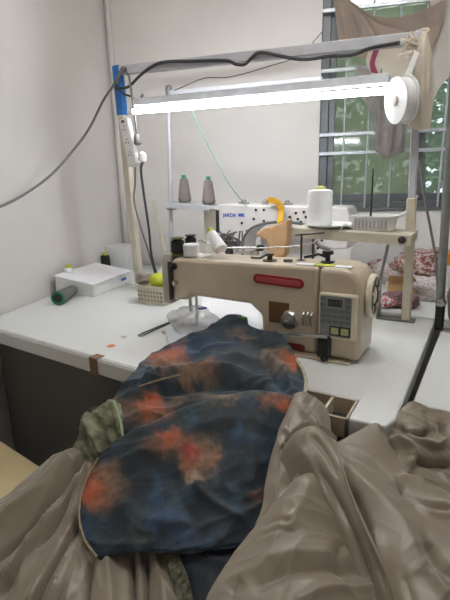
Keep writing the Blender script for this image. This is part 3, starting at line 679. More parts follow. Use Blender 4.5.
tag(obj('white_tray', MB().obox((q.x-.02, 2.03, TT+.075), V((.09, .02, 0)), V((-.02, .08, 0)), UZ*.074), M_white, loc=(q.x, 2.03, TT), bevel=.004), 'white plastic container behind the carton beside the left post', 'container')
# lying green-ended cone
a = at_z(59, 305, TT); e = at_z(79, 293, TT); dirv = (V((e.x, e.y, 0))-V((a.x, a.y, 0))).normalized()
t = thing('green_cone', (a.x, a.y, TT), 'grey green thread cone lying on its side on the table by the left wall', 'thread cone')
o = V((a.x, a.y, TT+.031))
obj('thread', MB().lathe(o, [(.022, 0), (.030, .003), (.030, .012), (.023, .150), (.012, .155)], dirv, 26), mat('green_grey_thread', s(112, 116, 108), .8, noise_amt=.1, nscale=90), t)
obj('core', MB().lathe(o, [(.029, .002), (.031, -.004), (.029, -.008), (.022, -.008), (.020, -.001), (.004, 0)], dirv, 26), M_green, t)
obj('core_hole', MB().lathe(o, [(.020, -.0005), (.020, -.0045), (.001, -.0045)], dirv, 20), M_black, t)
# slotted basket with yellow ball and cloth scrap
a = at_z(133, 301, TT); e = at_z(164, 308, TT)
t = thing('small_basket', ((a.x+e.x)/2, (a.y+e.y)/2+.04, TT), 'small cream plastic basket standing under the left post', 'basket')
cx, cy, wx, wy, hh = (a.x+e.x)/2+.01, (a.y+e.y)/2+.055, .083, .055, .082
def rr(sx, sy, z, n=32):
    P = []
    for k in range(n):
        an = 2*math.pi*k/n; ca, sa_ = math.cos(an), math.sin(an)
        P.append(V((cx+sx*abs(ca)**.4*(1 if ca >= 0 else -1), cy+sy*abs(sa_)**.4*(1 if sa_ >= 0 else -1), z)))
    return P
vs = []; n = 32; lv = [(.9, 0.001), (1, hh*.85), (1.04, hh*.87), (1.04, hh), (.98, hh), (.86, .006)]
for sc, z in lv: vs += rr(wx*sc, wy*sc, TT+z)
fs = [(i*n+k, i*n+(k+1) % n, (i+1)*n+(k+1) % n, (i+1)*n+k) for i in range(len(lv)-1) for k in range(n)]+[tuple(range(n)), tuple(range(5*n, 6*n))]
obj('basket_body', MB().add(vs, fs), M_ivory, t)
b = MB()
for r_ in range(3):
    for k in range(8):
        x = cx-.06+.0172*k; z = TT+.014+.018*r_; b.box((x-.005, cy-wy*(.93+.03*r_), z), (x+.005, cy-wy*(.90+.03*r_)+.004, z+.009))
obj('slots', b, mat('slot_brown', s(150, 140, 124), .7), t)
q = at_y(151, 275, cy-.01)
tag(obj('yellow_ball', MB().sphere((cx+.022, cy-.018, TT+.100), .040, .034, .033), M_lime, loc=(cx+.022, cy-.018, TT+.068)), 'yellow green thread ball in the small basket', 'thread ball')
b = MB(); b.sphere((cx+.03, cy+.03, TT+.118), .036, .025, .028)
tag(obj('white_wrap', b, M_thread_w, loc=(cx+.03, cy+.03, TT+.09)), 'white thread roll behind the yellow ball in the small basket', 'thread roll')
def lump(loc, rx, ry, rz, seed, amp=.25, m=16, n=26, fr=14, flat=True):
    b = MB().sphere(loc, rx, ry, rz, n, m); c = V(loc)
    for i, p in enumerate(b.v):
        d = p-c; k = noise.noise(V((p.x*fr+seed, p.y*fr, p.z*fr*1.5)))+.5*noise.noise(V((p.x*fr*2.3, p.y*fr*2.3+seed, p.z*fr*3)))
        q = c+d*(1+amp*k)
        if flat and q.z < c.z-rz*.6: q.z = c.z-rz*.6
        b.v[i] = q
    return b
c = (cx-.055, cy-.01, TT+.100)
tag(obj('cloth_scrap', lump(c, .045, .03, .03, 3, .35, fr=30), mat('mauve_cloth', s(158, 144, 138), .85), loc=(c[0], c[1], c[2]-.03)), 'greyish cloth scrap hanging over the left rim of the small basket', 'cloth')

# ------------------------------------------------------------------ on the table: papers, polythene bag, tweezers
def quad_sheet(name, corners, m, label, cat, th=.0012, z=None, wav=.004, seed=0, lift=0):
    A, B, C, D = [V(p) for p in corners]; N = 16; vs = []
    for layer in (0, 1):
        for i in range(N+1):
            for j in range(N+1):
                p = A.lerp(B, j/N).lerp(D.lerp(C, j/N), i/N)
                p.z += abs(wav*noise.noise(V((p.x*9+seed, p.y*9, 0))))+lift*((i/N)*(j/N)) - (0 if layer == 0 else th)+th
                vs.append(p)
    n1 = (N+1)**2; fs = []
    for i in range(N):
        for j in range(N):
            k = i*(N+1)+j; fs.append((k, k+1, k+N+2, k+N+1)); fs.append((n1+k, n1+k+N+1, n1+k+N+2, n1+k+1))
    ring = [j for j in range(N)]+[N+i*(N+1) for i in range(N)]+[N*(N+1)+N-j for j in range(N)]+[(N-i)*(N+1) for i in range(N)]
    for a, c in zip(ring, ring[1:]+ring[:1]): fs.append((a, n1+a, n1+c, c))
    L = (A+B+C+D)/4
    return tag(obj(name, MB().add(vs, fs), m, loc=L), label, cat)
def tz(x, y, dz=0): return at_z(x, y, TT+.0095+dz)
pp = [at_z(203, 295, TT+.011), at_z(256, 297, TT+.011), at_z(261, 333, TT+.011), at_z(196, 331, TT+.011)]
quad_sheet('paper_sheet', pp, M_paper, 'white paper sheet lying under the arm of the cream machine', 'paper', seed=1, wav=.003)
# polythene bag
c = at_z(190, 334, TT+.001)
bag = thing('plastic_bag', (c.x, c.y, TT), 'crumpled clear plastic bag with blue print lying before the machine', 'bag')
obj('bag_body', lump((c.x+.01, c.y+.015, TT+.043), .095, .060, .055, 9, .35, 22, 36, 16), M_poly, bag, smooth=180)
q = at_d(200, 309, (c-CAM).dot(FW)-.02)
for k in range(3): obj('blue_print', MB().obox(q+V((.010*k, 0, .003*k)), V((.0035, .001, 0)), V((0, .001, 0)), V((0, -.002, .0045))), M_ink, bag)
# packet under it
pk = [at_z(165, 330, TT+.011), at_z(200, 318, TT+.011), at_z(214, 330, TT+.011), at_z(170, 345, TT+.011)]
quad_sheet('paper_packet', pk, mat('bluish_paper', s(214, 220, 228), .7), 'pale bluish paper packet lying under the plastic bag', 'packet', seed=5)
# tweezers
a, e = at_z(141, 335, TT+.004), at_z(190, 314, TT+.03)
t = thing('thread_tweezers', (a.x, a.y, TT), 'dark slim tweezers lying on the white table left of the dyed cloth', 'tweezers')
dv = (e-a).normalized(); sv = dv.cross(UZ).normalized()
for sg in (-1, 1):
    obj('arm', MB().tube(smoothpath([a+sv*.008*sg+dv*.008, a.lerp(e, .5)+sv*.005*sg, e], 6), [.0028]*12+[.002], 8), M_dark, t)
obj('loop', MB().tube([a+V((.009*math.cos(k*.45), .009*math.sin(k*.45), 0)) for k in range(15)], .003, 8), M_steel, t)

# ------------------------------------------------------------------ right back: fabric heaps, carton, posts
def heap(px, py, Y, rx, ry, rz, m, label, seed, name='folded_garment', zoff=0):
    p = at_y(px, py, Y); z = TT+zoff+rz*.6
    return tag(obj(name, lump((p.x, Y, z), rx, ry, rz, seed, .42, 20, 34, 15), m, loc=(p.x, Y, TT+zoff), smooth=180), label, 'garment', 'printed garments heaped on the back table')
heap(425, 278, 2.12, .13, .10, .075, M_print, 'brown and white printed garment at the top of the heap', 1, zoff=.08)
heap(428, 290, 2.05, .15, .10, .06, M_print2, 'pale printed garment low in the heap near the steel post', 2)
heap(398, 275, 2.32, .12, .10, .06, M_print2, 'pale printed garment behind the cardboard box', 3, zoff=.0)
heap(400, 302, 1.86, .085, .05, .035, M_maroon, 'maroon printed garment in front of the cardboard box', 4)
heap(384, 304, 1.84, .05, .05, .028, M_redw, 'red and white printed cloth left of the maroon garment', 5)
heap(376, 272, 2.35, .07, .08, .06, M_print, 'brown printed garment seen just right of the handwheel', 6)
a, e = at_y(386, 300, 1.95), at_y(417, 283, 1.95)
cb = thing('cardboard_box', ((a.x+e.x)/2, 1.98, TT), 'small open brown cardboard box behind the right post', 'box')
obj('box_body', MB().box((a.x, 1.95, TT+.0005), (e.x, 2.05, TT+.078)), M_card, cb, bevel=.003)
obj('flap', MB().prism([(0, 0), (e.x-a.x, 0), (e.x-a.x-.01, .035), (.01, .035)], (a.x, 1.95, TT+.078), (1, 0, 0), V((0, -.6, .8)), (0, .003, .002)), M_card, cb)
# polythene hanging behind the machine
a, e = at_y(352, 244, 2.3), at_y(396, 270, 2.3)
tag(obj('polythene_roll', MB().prism([(0, 0), (.26, 0), (.28, .16), (.20, .24), (.08, .22), (-.01, .14)], (a.x-.02, 2.36, TT+.001), (1, 0, 0), (0, 0, 1), (0, .09, 0)), M_poly, loc=(a.x+.1, 2.33, TT), bevel=.03, seg=4), 'cloudy clear plastic bag standing against the back wall', 'bag')
# steel post at right edge, with black clamp
YE = 1.62
a, e = at_y(451, 130, YE), at_y(440, 312, YE); e.z = TT
dv = (a-e).normalized()
ep = thing('steel_post', e, 'grey steel stand post on the side table at the right edge', 'post')
obj('post_tube', MB().tube([e, e+dv*1.1], .0135, 12), M_steel, ep)
c = at_y(443, 290, YE)
obj('clamp', MB().box((c.x-.015, YE-.03, TT+.001), (c.x+.012, YE+.02, TT+.085)), M_black, ep, bevel=.006)
obj('clamp_knob', MB().lathe((c.x, YE-.03, TT+.10), [(.014, 0), (.016, .006), (.012, .02), (.005, .024)], (0, -1, 0), 14), M_chrome, ep)
q = V((c.x+.074, YE-.05, TT))
hd = thing('edge_machine', tuple(q), 'dark machine head cut off by the right edge beside the steel post', 'machine')
obj('head_body', MB().prism([(-.05, .06), (-.058, .13), (-.04, .175), (.07, .19), (.09, .0), (-.03, 0)], (q.x, q.y, TT+.0005), (1, 0, 0), (0, 0, 1), (0, .12, 0)), mat('taupe_enamel', s(120, 108, 92), .4), hd, bevel=.012, seg=3)
obj('head_knob', MB().lathe((q.x-.03, q.y, TT+.12), [(.012, 0), (.014, .004), (.010, .018), (.003, .02)], (0, -1, 0), 14), M_chrome, hd)
q2 = at_y(447, 259, 1.98)
bo = thing('capped_bottle', (q2.x, 1.98, TT), 'white bottle with an orange cap behind the machine head at the right edge', 'bottle')
obj('bottle_body', MB().lathe((q2.x, 1.98, TT), [(.022, 0), (.025, .004), (.025, .145), (.018, .158), (.001, .159)], n=20), M_white, bo)
obj('cap', MB().lathe((q2.x, 1.98, TT), [(.020, .157), (.020, .205), (.014, .212), (.001, .2125)], n=20), mat('orange_plastic', s(222, 150, 50), .4), bo)
pts = [at_y(419, 160, YR+.10), at_y(426, 205, YR+.10), at_y(436, 262, YR+.10), V((at_y(440, 300, YR+.10).x, YR+.10, TT))]
tag(obj('thin_rod', MB().tube(smoothpath(pts, 5), .0045, 8), M_steel, loc=pts[-1]), 'thin grey rod slanting between the two right posts', 'rod')

# ------------------------------------------------------------------ cloth by the window
def catmull(P, n):
    P = np.array(P, float); m = len(P); Q = np.vstack([2*P[0]-P[1], P, 2*P[-1]-P[-2]]); out = []
    for u in np.linspace(0, m-1, n):
        i = min(int(u), m-2); t = u-i; a, b, c, d = Q[i], Q[i+1], Q[i+2], Q[i+3]
        out.append(.5*((2*b)+(c-a)*t+(2*a-5*b+4*c-d)*t*t+(3*b-a-3*c+d)*t**3))
    return np.array(out)
def sheet(name, rows, m, parent, folds=(), nu=90, nv=90, th=.004, skirt=None, wr=.002, wf=(18, 18, 18), seed=0, inset=.12, label=None, cr=0, cang=0, clen=70, cw=16, polar=None):
    """A cloth: rows of traced points (x, y, distance) give its surface in the place; folds are raised along traced lines."""
    R = [catmull(r, nu) for r in rows]; G = np.stack([catmull([r[j] for r in R], nv) for j in range(nu)], axis=1)   # nv, nu, 3
    px = G[..., 0]; py = G[..., 1]
    Fv, Rv, Uv, Cv = (np.array(t) for t in (FW, RT, UP, CAM))
    P = Cv+(Fv+((px-225)/F)[..., None]*Rv-((py-300)/F)[..., None]*Uv)*G[..., 2:3]
    du = np.gradient(P, axis=1); dv = np.gradient(P, axis=0); N = np.cross(du, dv); N /= np.linalg.norm(N, axis=2, keepdims=True)+1e-9
    tocam = Cv-P; N *= np.sign((N*tocam).sum(2, keepdims=True))
    disp = np.zeros(px.shape)
    for pts, amp, wl, wr_ in folds:
        pts = catmull(pts, 24); best = np.full(px.shape, 1e9); sd = np.zeros(px.shape); tt = np.zeros(px.shape)
        for i in range(len(pts)-1):
            a, b = pts[i], pts[i+1]; d = b-a; L2 = (d**2).sum()+1e-9
            t = np.clip(((px-a[0])*d[0]+(py-a[1])*d[1])/L2, 0, 1); qx = px-a[0]-t*d[0]; qy = py-a[1]-t*d[1]
            ds = np.hypot(qx, qy); k = ds < best; best[k] = ds[k]
            sd[k] = np.sign(d[0]*qy-d[1]*qx)[k]; tt[k] = ((i+t)/(len(pts)-1))[k]
        w = np.where(sd < 0, wl, wr_)
        taper = np.clip(np.minimum(tt, 1-tt)*6+.35, 0, 1)
        disp += amp*np.exp(-(best/w)**1.5)*taper
    if cr:
        ca, sa_ = math.cos(math.radians(cang)), math.sin(math.radians(cang))
        for i in range(nv):
            for j in range(nu):
                x, y = px[i, j], py[i, j]
                if polar:
                    rr_ = math.hypot(x-polar[0], y-polar[1]); A = rr_/clen; B = math.atan2(y-polar[1], x-polar[0])*cw; k_ = min(1, rr_/40)
                else: A, B, k_ = (x*ca+y*sa_)/clen, (-x*sa_+y*ca)/cw, 1
                wv = noise.noise(V((A*1.3, B*.5, seed+7)))*.9
                e = 1-abs(noise.noise(V((A, B+wv, seed)))*1.6); e2 = 1-abs(noise.noise(V((A*1.7, B*1.9+wv, seed+31)))*1.6)
                disp[i, j] += cr*k_*(max(0, e)**4+.45*max(0, e2)**4-.35)
    for i in range(nv):
        for j in range(nu):
            p = P[i, j]; disp[i, j] += wr*(noise.noise(V((p[0]*wf[0]+seed, p[1]*wf[1], p[2]*wf[2])))+.45*noise.noise(V((p[0]*wf[0]*2.4, p[1]*wf[1]*2.4+seed, p[2]*wf[2]*2.4))))
    P = P+N*disp[..., None]
    n1 = nu*nv; vs = [tuple(p) for p in P.reshape(-1, 3)]; fs = []; uvs = [(a/450, b/600) for a, b in zip(px.reshape(-1), py.reshape(-1))]
    for i in range(nv-1):
        for j in range(nu-1): k = i*nu+j; fs.append((k, k+1, k+nu+1, k+nu))
    ring = list(range(nu))+[i*nu+nu-1 for i in range(1, nv)]+[(nv-1)*nu+j for j in range(nu-2, -1, -1)]+[i*nu for i in range(nv-2, 0, -1)]
    if skirt is not None:
        cen = P.reshape(-1, 3).mean(0); prev = ring
        for f in (.08, 1.0):
            cur = []
            for r_ in ring:
                p = np.array(vs[r_]); q = p+(cen-p)*np.array([inset*f, inset*f, 0]); q[2] = p[2]+(skirt-p[2])*f
                cur.append(len(vs)); vs.append(tuple(q)); uvs.append(uvs[r_])
            for a in range(len(ring)): c = (a+1) % len(ring); fs.append((prev[a], prev[c], cur[c], cur[a]))
            prev = cur
        fs.append(tuple(prev))
    else:
        off = (P-N*th).reshape(-1, 3); vs += [tuple(p) for p in off]; uvs += uvs[:n1]
        fs += [tuple(n1+k for k in f[::-1]) for f in fs[:(nu-1)*(nv-1)]]
        for a, c in zip(ring, ring[1:]+ring[:1]): fs.append((a, c, n1+c, n1+a))
    o = obj(name, MB().add(vs, fs), m, parent, smooth=60, label=label)
    uvl = o.data.uv_layers.new(name='UVMap')
    for lp in o.data.loops: uvl.data[lp.index].uv = uvs[lp.vertex_index]
    return o

def wd_(x, y, o): return (x, y, (at_w(x, y, -o)-CAM).dot(FW))
def yd(x, y, dy): return (x, y, (at_y(x, y, YR+dy)-CAM).dot(FW))
# hangings: distances about 1.8 (frame) to 2.4 m (window)
dr = thing('window_drape', at_w(375, 25, -.05), 'dusty beige cloth slung across the top of the window grille', 'cloth')
sheet('drape', [[wd_(334, -8, 0.020), wd_(350, 2, 0.030), wd_(372, 15, 0.035), wd_(398, 17, 0.041), wd_(432, 6, 0.052), wd_(447, -4, 0.063)],
                [wd_(336, 20, 0.030), wd_(352, 26, 0.052), wd_(374, 32, 0.063), wd_(400, 36, 0.063), wd_(428, 30, 0.063), wd_(442, 22, 0.063)],
                [wd_(339, 45, 0.030), wd_(355, 48, 0.046), wd_(376, 50, 0.057), wd_(400, 56, 0.057), wd_(422, 50, 0.057), wd_(434, 46, 0.057)],
                [wd_(341, 52, 0.030), wd_(356, 56, 0.046), wd_(378, 62, 0.052), wd_(400, 66, 0.052), wd_(420, 60, 0.052), wd_(432, 54, 0.052)]], M_drape, dr,
      folds=[([(340, 0), (352, 20), (362, 46)], .02, 2.5, 3), ([(343, 0), (364, 22), (380, 44)], .02, 2.5, 3), ([(338, 2), (345, 26), (350, 50)], .018, 2.5, 3), ([(345, 0), (375, 24), (410, 34)], .016, 3, 4)], nu=60, nv=60, wr=.004)
sheet('lower_fold', [[wd_(368, 52, 0.068), wd_(385, 47, 0.074), wd_(412, 48, 0.079)], [wd_(366, 62, 0.074), wd_(386, 60, 0.085), wd_(412, 60, 0.079)], [wd_(370, 72, 0.074), wd_(386, 73, 0.079), wd_(410, 72, 0.079)], [wd_(372, 80, 0.068), wd_(388, 82, 0.074), wd_(406, 80, 0.074)]], M_offwhite, dr, nu=40, nv=40, wr=.006, label='paler folded end of the cloth')
sheet('edging', [[wd_(374, 48, 0.077), wd_(379, 50, 0.077)], [wd_(370, 62, 0.082), wd_(375, 63, 0.082)], [wd_(371, 72, 0.085), wd_(378, 73, 0.085)]], M_pink, dr, nu=14, nv=30, th=.006, wr=.003, label='dark pink edging')
gc = thing('grey_cloth', at_w(392, 120, -.04), 'grey rumpled cloth hanging behind the white reel at the tube end', 'cloth')
sheet('hanging_cloth', [[wd_(355, 62, 0.041), wd_(380, 75, 0.052), wd_(412, 72, 0.063)], [wd_(358, 90, 0.041), wd_(384, 98, 0.063), wd_(412, 96, 0.063)], [wd_(374, 118, 0.041), wd_(388, 120, 0.057), wd_(408, 122, 0.057)], [wd_(373, 142, 0.041), wd_(385, 152, 0.052), wd_(405, 146, 0.052)], [wd_(374, 150, 0.041), wd_(386, 158, 0.046), wd_(404, 152, 0.046)]], M_greycloth, gc,
      folds=[([(378, 85), (380, 115), (378, 148)], .02, 3, 3), ([(390, 95), (392, 120), (390, 152)], .02, 3, 3), ([(402, 95), (402, 120), (400, 150)], .018, 3, 3)], nu=50, nv=60, wr=.006)
ws = thing('white_cloth_strip', at_y(420, 80, YR-.03), 'long off white cloth strip hanging from the right post top', 'cloth')
sheet('strip', [[yd(419, 34, -.03), yd(424, 31, -.04), yd(428, 34, -.03)], [yd(416, 60, -.03), yd(424, 58, -.05), yd(433, 62, -.03)], [yd(412, 95, -.03), yd(422, 95, -.05), yd(434, 94, -.03)], [yd(408, 127, -.03), yd(419, 130, -.045), yd(430, 129, -.03)]], M_offwhite, ws,
      folds=[([(424, 40), (423, 80), (421, 126)], .012, 2, 2), ([(428, 45), (429, 90)], .008, 1.5, 2)], nu=30, nv=60, wr=.003)
gs = thing('grey_sheet', at_w(445, 50, .0), 'plain grey plastic sheet covering the upper right of the window', 'sheet')
sheet('hung_sheet', [[wd_(430, -12, .02), wd_(450, -12, .02), wd_(480, -12, .02)], [wd_(431, 30, .02), wd_(450, 30, .02), wd_(480, 30, .02)], [wd_(432, 62, .02), wd_(450, 60, .02), wd_(480, 50, .02)], [wd_(434, 98, .02), wd_(446, 80, .02), wd_(480, 55, .02)]], mat('grey_sheeting', s(196, 190, 182), .6, noise_amt=.02), gs, nu=30, nv=40, wr=.003)
# white reel and paddle at the end of the tube
c = at_y(402, 100, YR-.055)
rl = thing('white_reel', tuple(c), 'round white reel fixed at the right end of the tube light', 'reel')
ax = V((-.75, -.6, -.1)).normalized()
obj('reel_flange', MB().lathe(c-ax*.016, [(.010, -.003), (.070, -.003), (.072, 0), (.070, .003), (.010, .003)], ax, 36), M_white, rl)
obj('reel_flange', MB().lathe(c+ax*.020, [(.010, -.003), (.068, -.003), (.070, 0), (.068, .003), (.010, .003)], ax, 36), M_white, rl)
obj('reel_core', MB().lathe(c, [(.040, -.014), (.064, -.012), (.064, .016), (.04, .018)], ax, 30), M_thread_w, rl)
obj('hub', MB().lathe(c+ax*.022, [(.016, 0), (.014, .006), (.002, .007)], ax, 18), M_ivory, rl)
a, e = at_y(405, 84, YR-.06), at_y(417, 52, YR-.045)
tag(obj('white_paddle', MB().bar(a, e, .018, .006, (0, 1, 0)), M_white, loc=a, bevel=.002), 'short white plastic strip leaning between the reel and the post', 'strip')
b = MB()
for k in range(14):
    p = V((pr0.x+random.uniform(-.03, .012), YR+random.uniform(-.028, -.020), pr0.z-.02+random.uniform(-.035, .02)))
    b.tube(smoothpath([p, p+V((random.uniform(-.03, .03), random.uniform(-.006, .0), random.uniform(-.02, .02))), p+V((random.uniform(-.04, .02), random.uniform(-.006, 0), random.uniform(-.03, .02)))], 4), .004, 6)
tag(obj('tie_knot', b, M_offwhite, loc=tuple(pr0)), 'knot of pale cord tying the rail to the right post', 'cord')

# ------------------------------------------------------------------ printed dyed cloth
def dyed():
    m = bpy.data.materials.new('dyed_print'); m.use_nodes = True; nt = m.node_tree; L = nt.links; b = nt.nodes['Principled BSDF']
    b.inputs['Roughness'].default_value = .7; b.inputs['Sheen Weight'].default_value = .15
    uv = nt.nodes.new('ShaderNodeUVMap'); uv.uv_map = 'UVMap'
    mp = nt.nodes.new('ShaderNodeVectorMath'); mp.operation = 'MULTIPLY'; mp.inputs[1].default_value = (450, 600, 0); L.new(uv.outputs[0], mp.inputs[0])
    ns = nt.nodes.new('ShaderNodeTexNoise'); ns.inputs['Scale'].default_value = .05; ns.inputs['Detail'].default_value = 6; ns.inputs['Roughness'].default_value = .62; L.new(mp.outputs[0], ns.inputs['Vector'])
    sb = nt.nodes.new('ShaderNodeVectorMath'); sb.operation = 'SUBTRACT'; sb.inputs[1].default_value = (.5, .5, .5); L.new(ns.outputs['Color'], sb.inputs[0])
    sc = nt.nodes.new('ShaderNodeVectorMath'); sc.operation = 'SCALE'; sc.inputs['Scale'].default_value = 42; L.new(sb.outputs[0], sc.inputs[0])
    ad = nt.nodes.new('ShaderNodeVectorMath'); ad.operation = 'ADD'; L.new(mp.outputs[0], ad.inputs[0]); L.new(sc.outputs[0], ad.inputs[1])
    # ground of mottled navy, teal and blue
    n2 = nt.nodes.new('ShaderNodeTexNoise'); n2.inputs['Scale'].default_value = .022; n2.inputs['Detail'].default_value = 5; n2.inputs['Distortion'].default_value = .8; L.new(ad.outputs[0], n2.inputs['Vector'])
    rp = nt.nodes.new('ShaderNodeValToRGB'); e = rp.color_ramp.elements
    e[0].position = .34; e[0].color = list(s(17, 26, 33))+[1]; e[1].position = .74; e[1].color = list(s(56, 66, 66))+[1]
    k = e.new(.5); k.color = list(s(20, 38, 48))+[1]; k = e.new(.6); k.color = list(s(30, 58, 74))+[1]
    L.new(n2.outputs['Fac'], rp.inputs['Fac']); cur = rp.outputs['Color']
    OR = s(172, 84, 48); RU = s(140, 90, 64); TN = s(124, 100, 76); RD = s(158, 54, 46); BL = s(40, 72, 106); CR = s(150, 136, 116); DK = s(13, 21, 27); GR = s(74, 84, 62)
    blobs = [(168, 362, 26, 17, RU, .9), (166, 356, 14, 9, OR, .9), (177, 350, 9, 11, OR, .8), (192, 374, 34, 8, TN, .8), (205, 368, 14, 6, RU, .8),
             (150, 408, 26, 16, RU, .9), (152, 402, 12, 12, OR, .95), (176, 398, 14, 10, TN, .5), (120, 412, 20, 12, TN, .7),
             (285, 362, 22, 14, TN, .85), (293, 362, 14, 9, OR, .9), (268, 352, 10, 6, TN, .6), (275, 400, 24, 8, RU, .85), (284, 403, 10, 8, OR, .95), (225, 396, 16, 7, TN, .8), (258, 395, 12, 6, GR, .7), (210, 398, 14, 10, TN, .4),
             (175, 444, 30, 14, RU, .8), (172, 440, 12, 9, OR, .85), (200, 455, 23, 25, TN, .9), (192, 462, 15, 18, RU, .9), (190, 452, 8, 13, RD, .95), (214, 458, 8, 16, RU, .8), (193, 476, 8, 6, CR, .8),
             (98, 488, 24, 27, RU, .95), (92, 488, 14, 20, OR, .85), (86, 498, 10, 8, OR, .9), (110, 478, 16, 20, TN, .6), (240, 335, 20, 6, TN, .5),
             (155, 492, 10, 18, BL, .75), (205, 345, 34, 10, BL, .45), (240, 432, 10, 14, BL, .7), (88, 525, 10, 12, BL, .6), (165, 520, 30, 12, BL, .55), (190, 540, 30, 10, BL, .45), (205, 500, 20, 22, DK, .7), (140, 480, 18, 30, DK, .6), (125, 540, 26, 12, DK, .7), (250, 475, 20, 24, DK, .5), (225, 372, 30, 8, DK, .5), (262, 500, 12, 10, RU, .4), (140, 530, 10, 18, GR, .3), (200, 328, 26, 6, BL, .3)]
    for (x, y, rx, ry, col, f) in blobs:
        q = nt.nodes.new('ShaderNodeVectorMath'); q.operation = 'SUBTRACT'; L.new(ad.outputs[0], q.inputs[0]); q.inputs[1].default_value = (x, y, 0)
        q2 = nt.nodes.new('ShaderNodeVectorMath'); q2.operation = 'MULTIPLY'; L.new(q.outputs[0], q2.inputs[0]); q2.inputs[1].default_value = (1/rx, 1/ry, 0)
        ln = nt.nodes.new('ShaderNodeVectorMath'); ln.operation = 'LENGTH'; L.new(q2.outputs[0], ln.inputs[0])
        mr = nt.nodes.new('ShaderNodeMapRange'); mr.interpolation_type = 'SMOOTHSTEP'; L.new(ln.outputs['Value'], mr.inputs['Value'])
        mr.inputs['From Min'].default_value = .15; mr.inputs['From Max'].default_value = 1.35; mr.inputs['To Min'].default_value = f; mr.inputs['To Max'].default_value = 0
        mx = nt.nodes.new('ShaderNodeMix'); mx.data_type = 'RGBA'; L.new(mr.outputs[0], mx.inputs['Factor']); L.new(cur, mx.inputs['A']); mx.inputs['B'].default_value = list(col)+[1]; cur = mx.outputs['Result']
    n4 = nt.nodes.new('ShaderNodeTexNoise'); n4.inputs['Scale'].default_value = .11; n4.inputs['Detail'].default_value = 7; n4.inputs['Roughness'].default_value = .7; L.new(mp.outputs[0], n4.inputs['Vector'])
    r4 = nt.nodes.new('ShaderNodeMapRange'); L.new(n4.outputs['Fac'], r4.inputs['Value']); r4.inputs['From Min'].default_value = .3; r4.inputs['From Max'].default_value = .7; r4.inputs['To Min'].default_value = .5; r4.inputs['To Max'].default_value = 1.45
    mm = nt.nodes.new('ShaderNodeVectorMath'); mm.operation = 'SCALE'; L.new(cur, mm.inputs[0]); L.new(r4.outputs[0], mm.inputs['Scale'])
    L.new(mm.outputs[0], b.inputs['Base Color'])
    return m
M_dye = dyed()
dc = thing('dyed_fabric', at_d(180, 450, .98), 'navy cloth with orange and rust flower print draped over the table edge', 'fabric')
sheet('back_layer', [[(178, 339, 1.36), (203, 330, 1.355), (234, 315, 1.36), (252, 326, 1.33), (282, 334, 1.27)],
                     [(150, 356, 1.30), (185, 350, 1.27), (225, 345, 1.25), (262, 348, 1.22), (299, 361, 1.18)],
                     [(132, 374, 1.20), (170, 374, 1.17), (215, 372, 1.14), (262, 372, 1.12), (304, 380, 1.09)],
                     [(117, 396, 1.13), (160, 396, 1.09), (210, 393, 1.06), (260, 393, 1.045), (301, 400, 1.02)],
                     [(95, 425, 1.07), (150, 430, 1.02), (205, 425, 1.00), (255, 420, .99), (290, 420, .98)],
                     [(88, 462, 1.02), (150, 470, .96), (205, 470, .94), (250, 460, .93), (282, 455, .93)]], M_dye, dc,
      folds=[([(143, 386), (165, 378), (205, 371), (245, 373)], .030, 4, 11), ([(150, 394), (190, 386), (235, 384), (275, 390)], -.028, 6, 9), ([(186, 336), (215, 334), (240, 320)], .010, 5, 6),
             ([(268, 362), (274, 378), (288, 392)], -.014, 6, 6), ([(262, 350), (284, 372), (296, 396)], .012, 6, 5), ([(186, 345), (200, 352), (180, 362)], -.010, 5, 5), ([(120, 392), (150, 372), (182, 350)], .010, 8, 8),
             ([(205, 360), (235, 356), (262, 362)], .008, 6, 6)], wr=.004, wf=(14, 14, 14), nu=140, nv=140, cr=.006, cang=-12, clen=80, cw=22)
sheet('folded_panel', [[(112, 454, 1.0), (130, 441, 1.0), (190, 414, 1.01), (250, 400, 1.01), (287, 402, 1.0)],
                       [(97, 457, .985), (125, 437, .98), (190, 407, .99), (250, 393, .99), (289, 397, .985)],
                       [(86, 480, .95), (125, 463, .93), (185, 438, .93), (245, 423, .94), (284, 425, .95)],
                       [(79, 508, .89), (125, 498, .86), (185, 483, .85), (240, 470, .86), (279, 463, .90)],
                       [(83, 536, .83), (130, 530, .80), (185, 525, .79), (235, 515, .80), (272, 503, .84)],
                       [(96, 557, .79), (135, 549, .77), (185, 550, .76), (222, 546, .76), (255, 540, .78)],
                       [(104, 556, .80), (140, 548, .785), (185, 546, .78), (220, 540, .785), (250, 535, .80)]], M_dye, dc,
      folds=[([(193, 476), (200, 490), (220, 505), (246, 522)], .007, 4, 5), ([(115, 470), (170, 440), (230, 420), (275, 428)], .009, 14, 16), ([(176, 470), (180, 500), (200, 530)], -.010, 14, 14), ([(240, 430), (255, 455), (250, 490)], .006, 10, 10), ([(88, 540), (105, 545), (150, 545)], .006, 6, 5), ([(120, 500), (150, 520), (215, 525)], .006, 10, 10)],
      wr=.004, wf=(10, 10, 10), seed=3, nu=120, nv=120, th=.003, cr=.004, cang=-25, clen=90, cw=30)
def along(pts, r, name, m, parent, label=None): return obj(name, MB().tube(smoothpath(pts, 8), r, 6), m, parent, label=label)
along([at_d(98, 458, .972), at_d(86, 480, .936), at_d(79, 508, .878), at_d(83, 536, .818), at_d(96.5, 557, .779)], .0024, 'selvedge', M_hem, dc, 'pale overlocked edge')
along([at_d(297, 360, 1.175), at_d(303, 370, 1.12), at_d(306, 382, 1.075), at_d(305, 394, 1.03)], .0045, 'selvedge', mat('cream_hem', s(186, 180, 158), .8, noise_amt=.2, nscale=150), dc, 'cream ribbed edge')
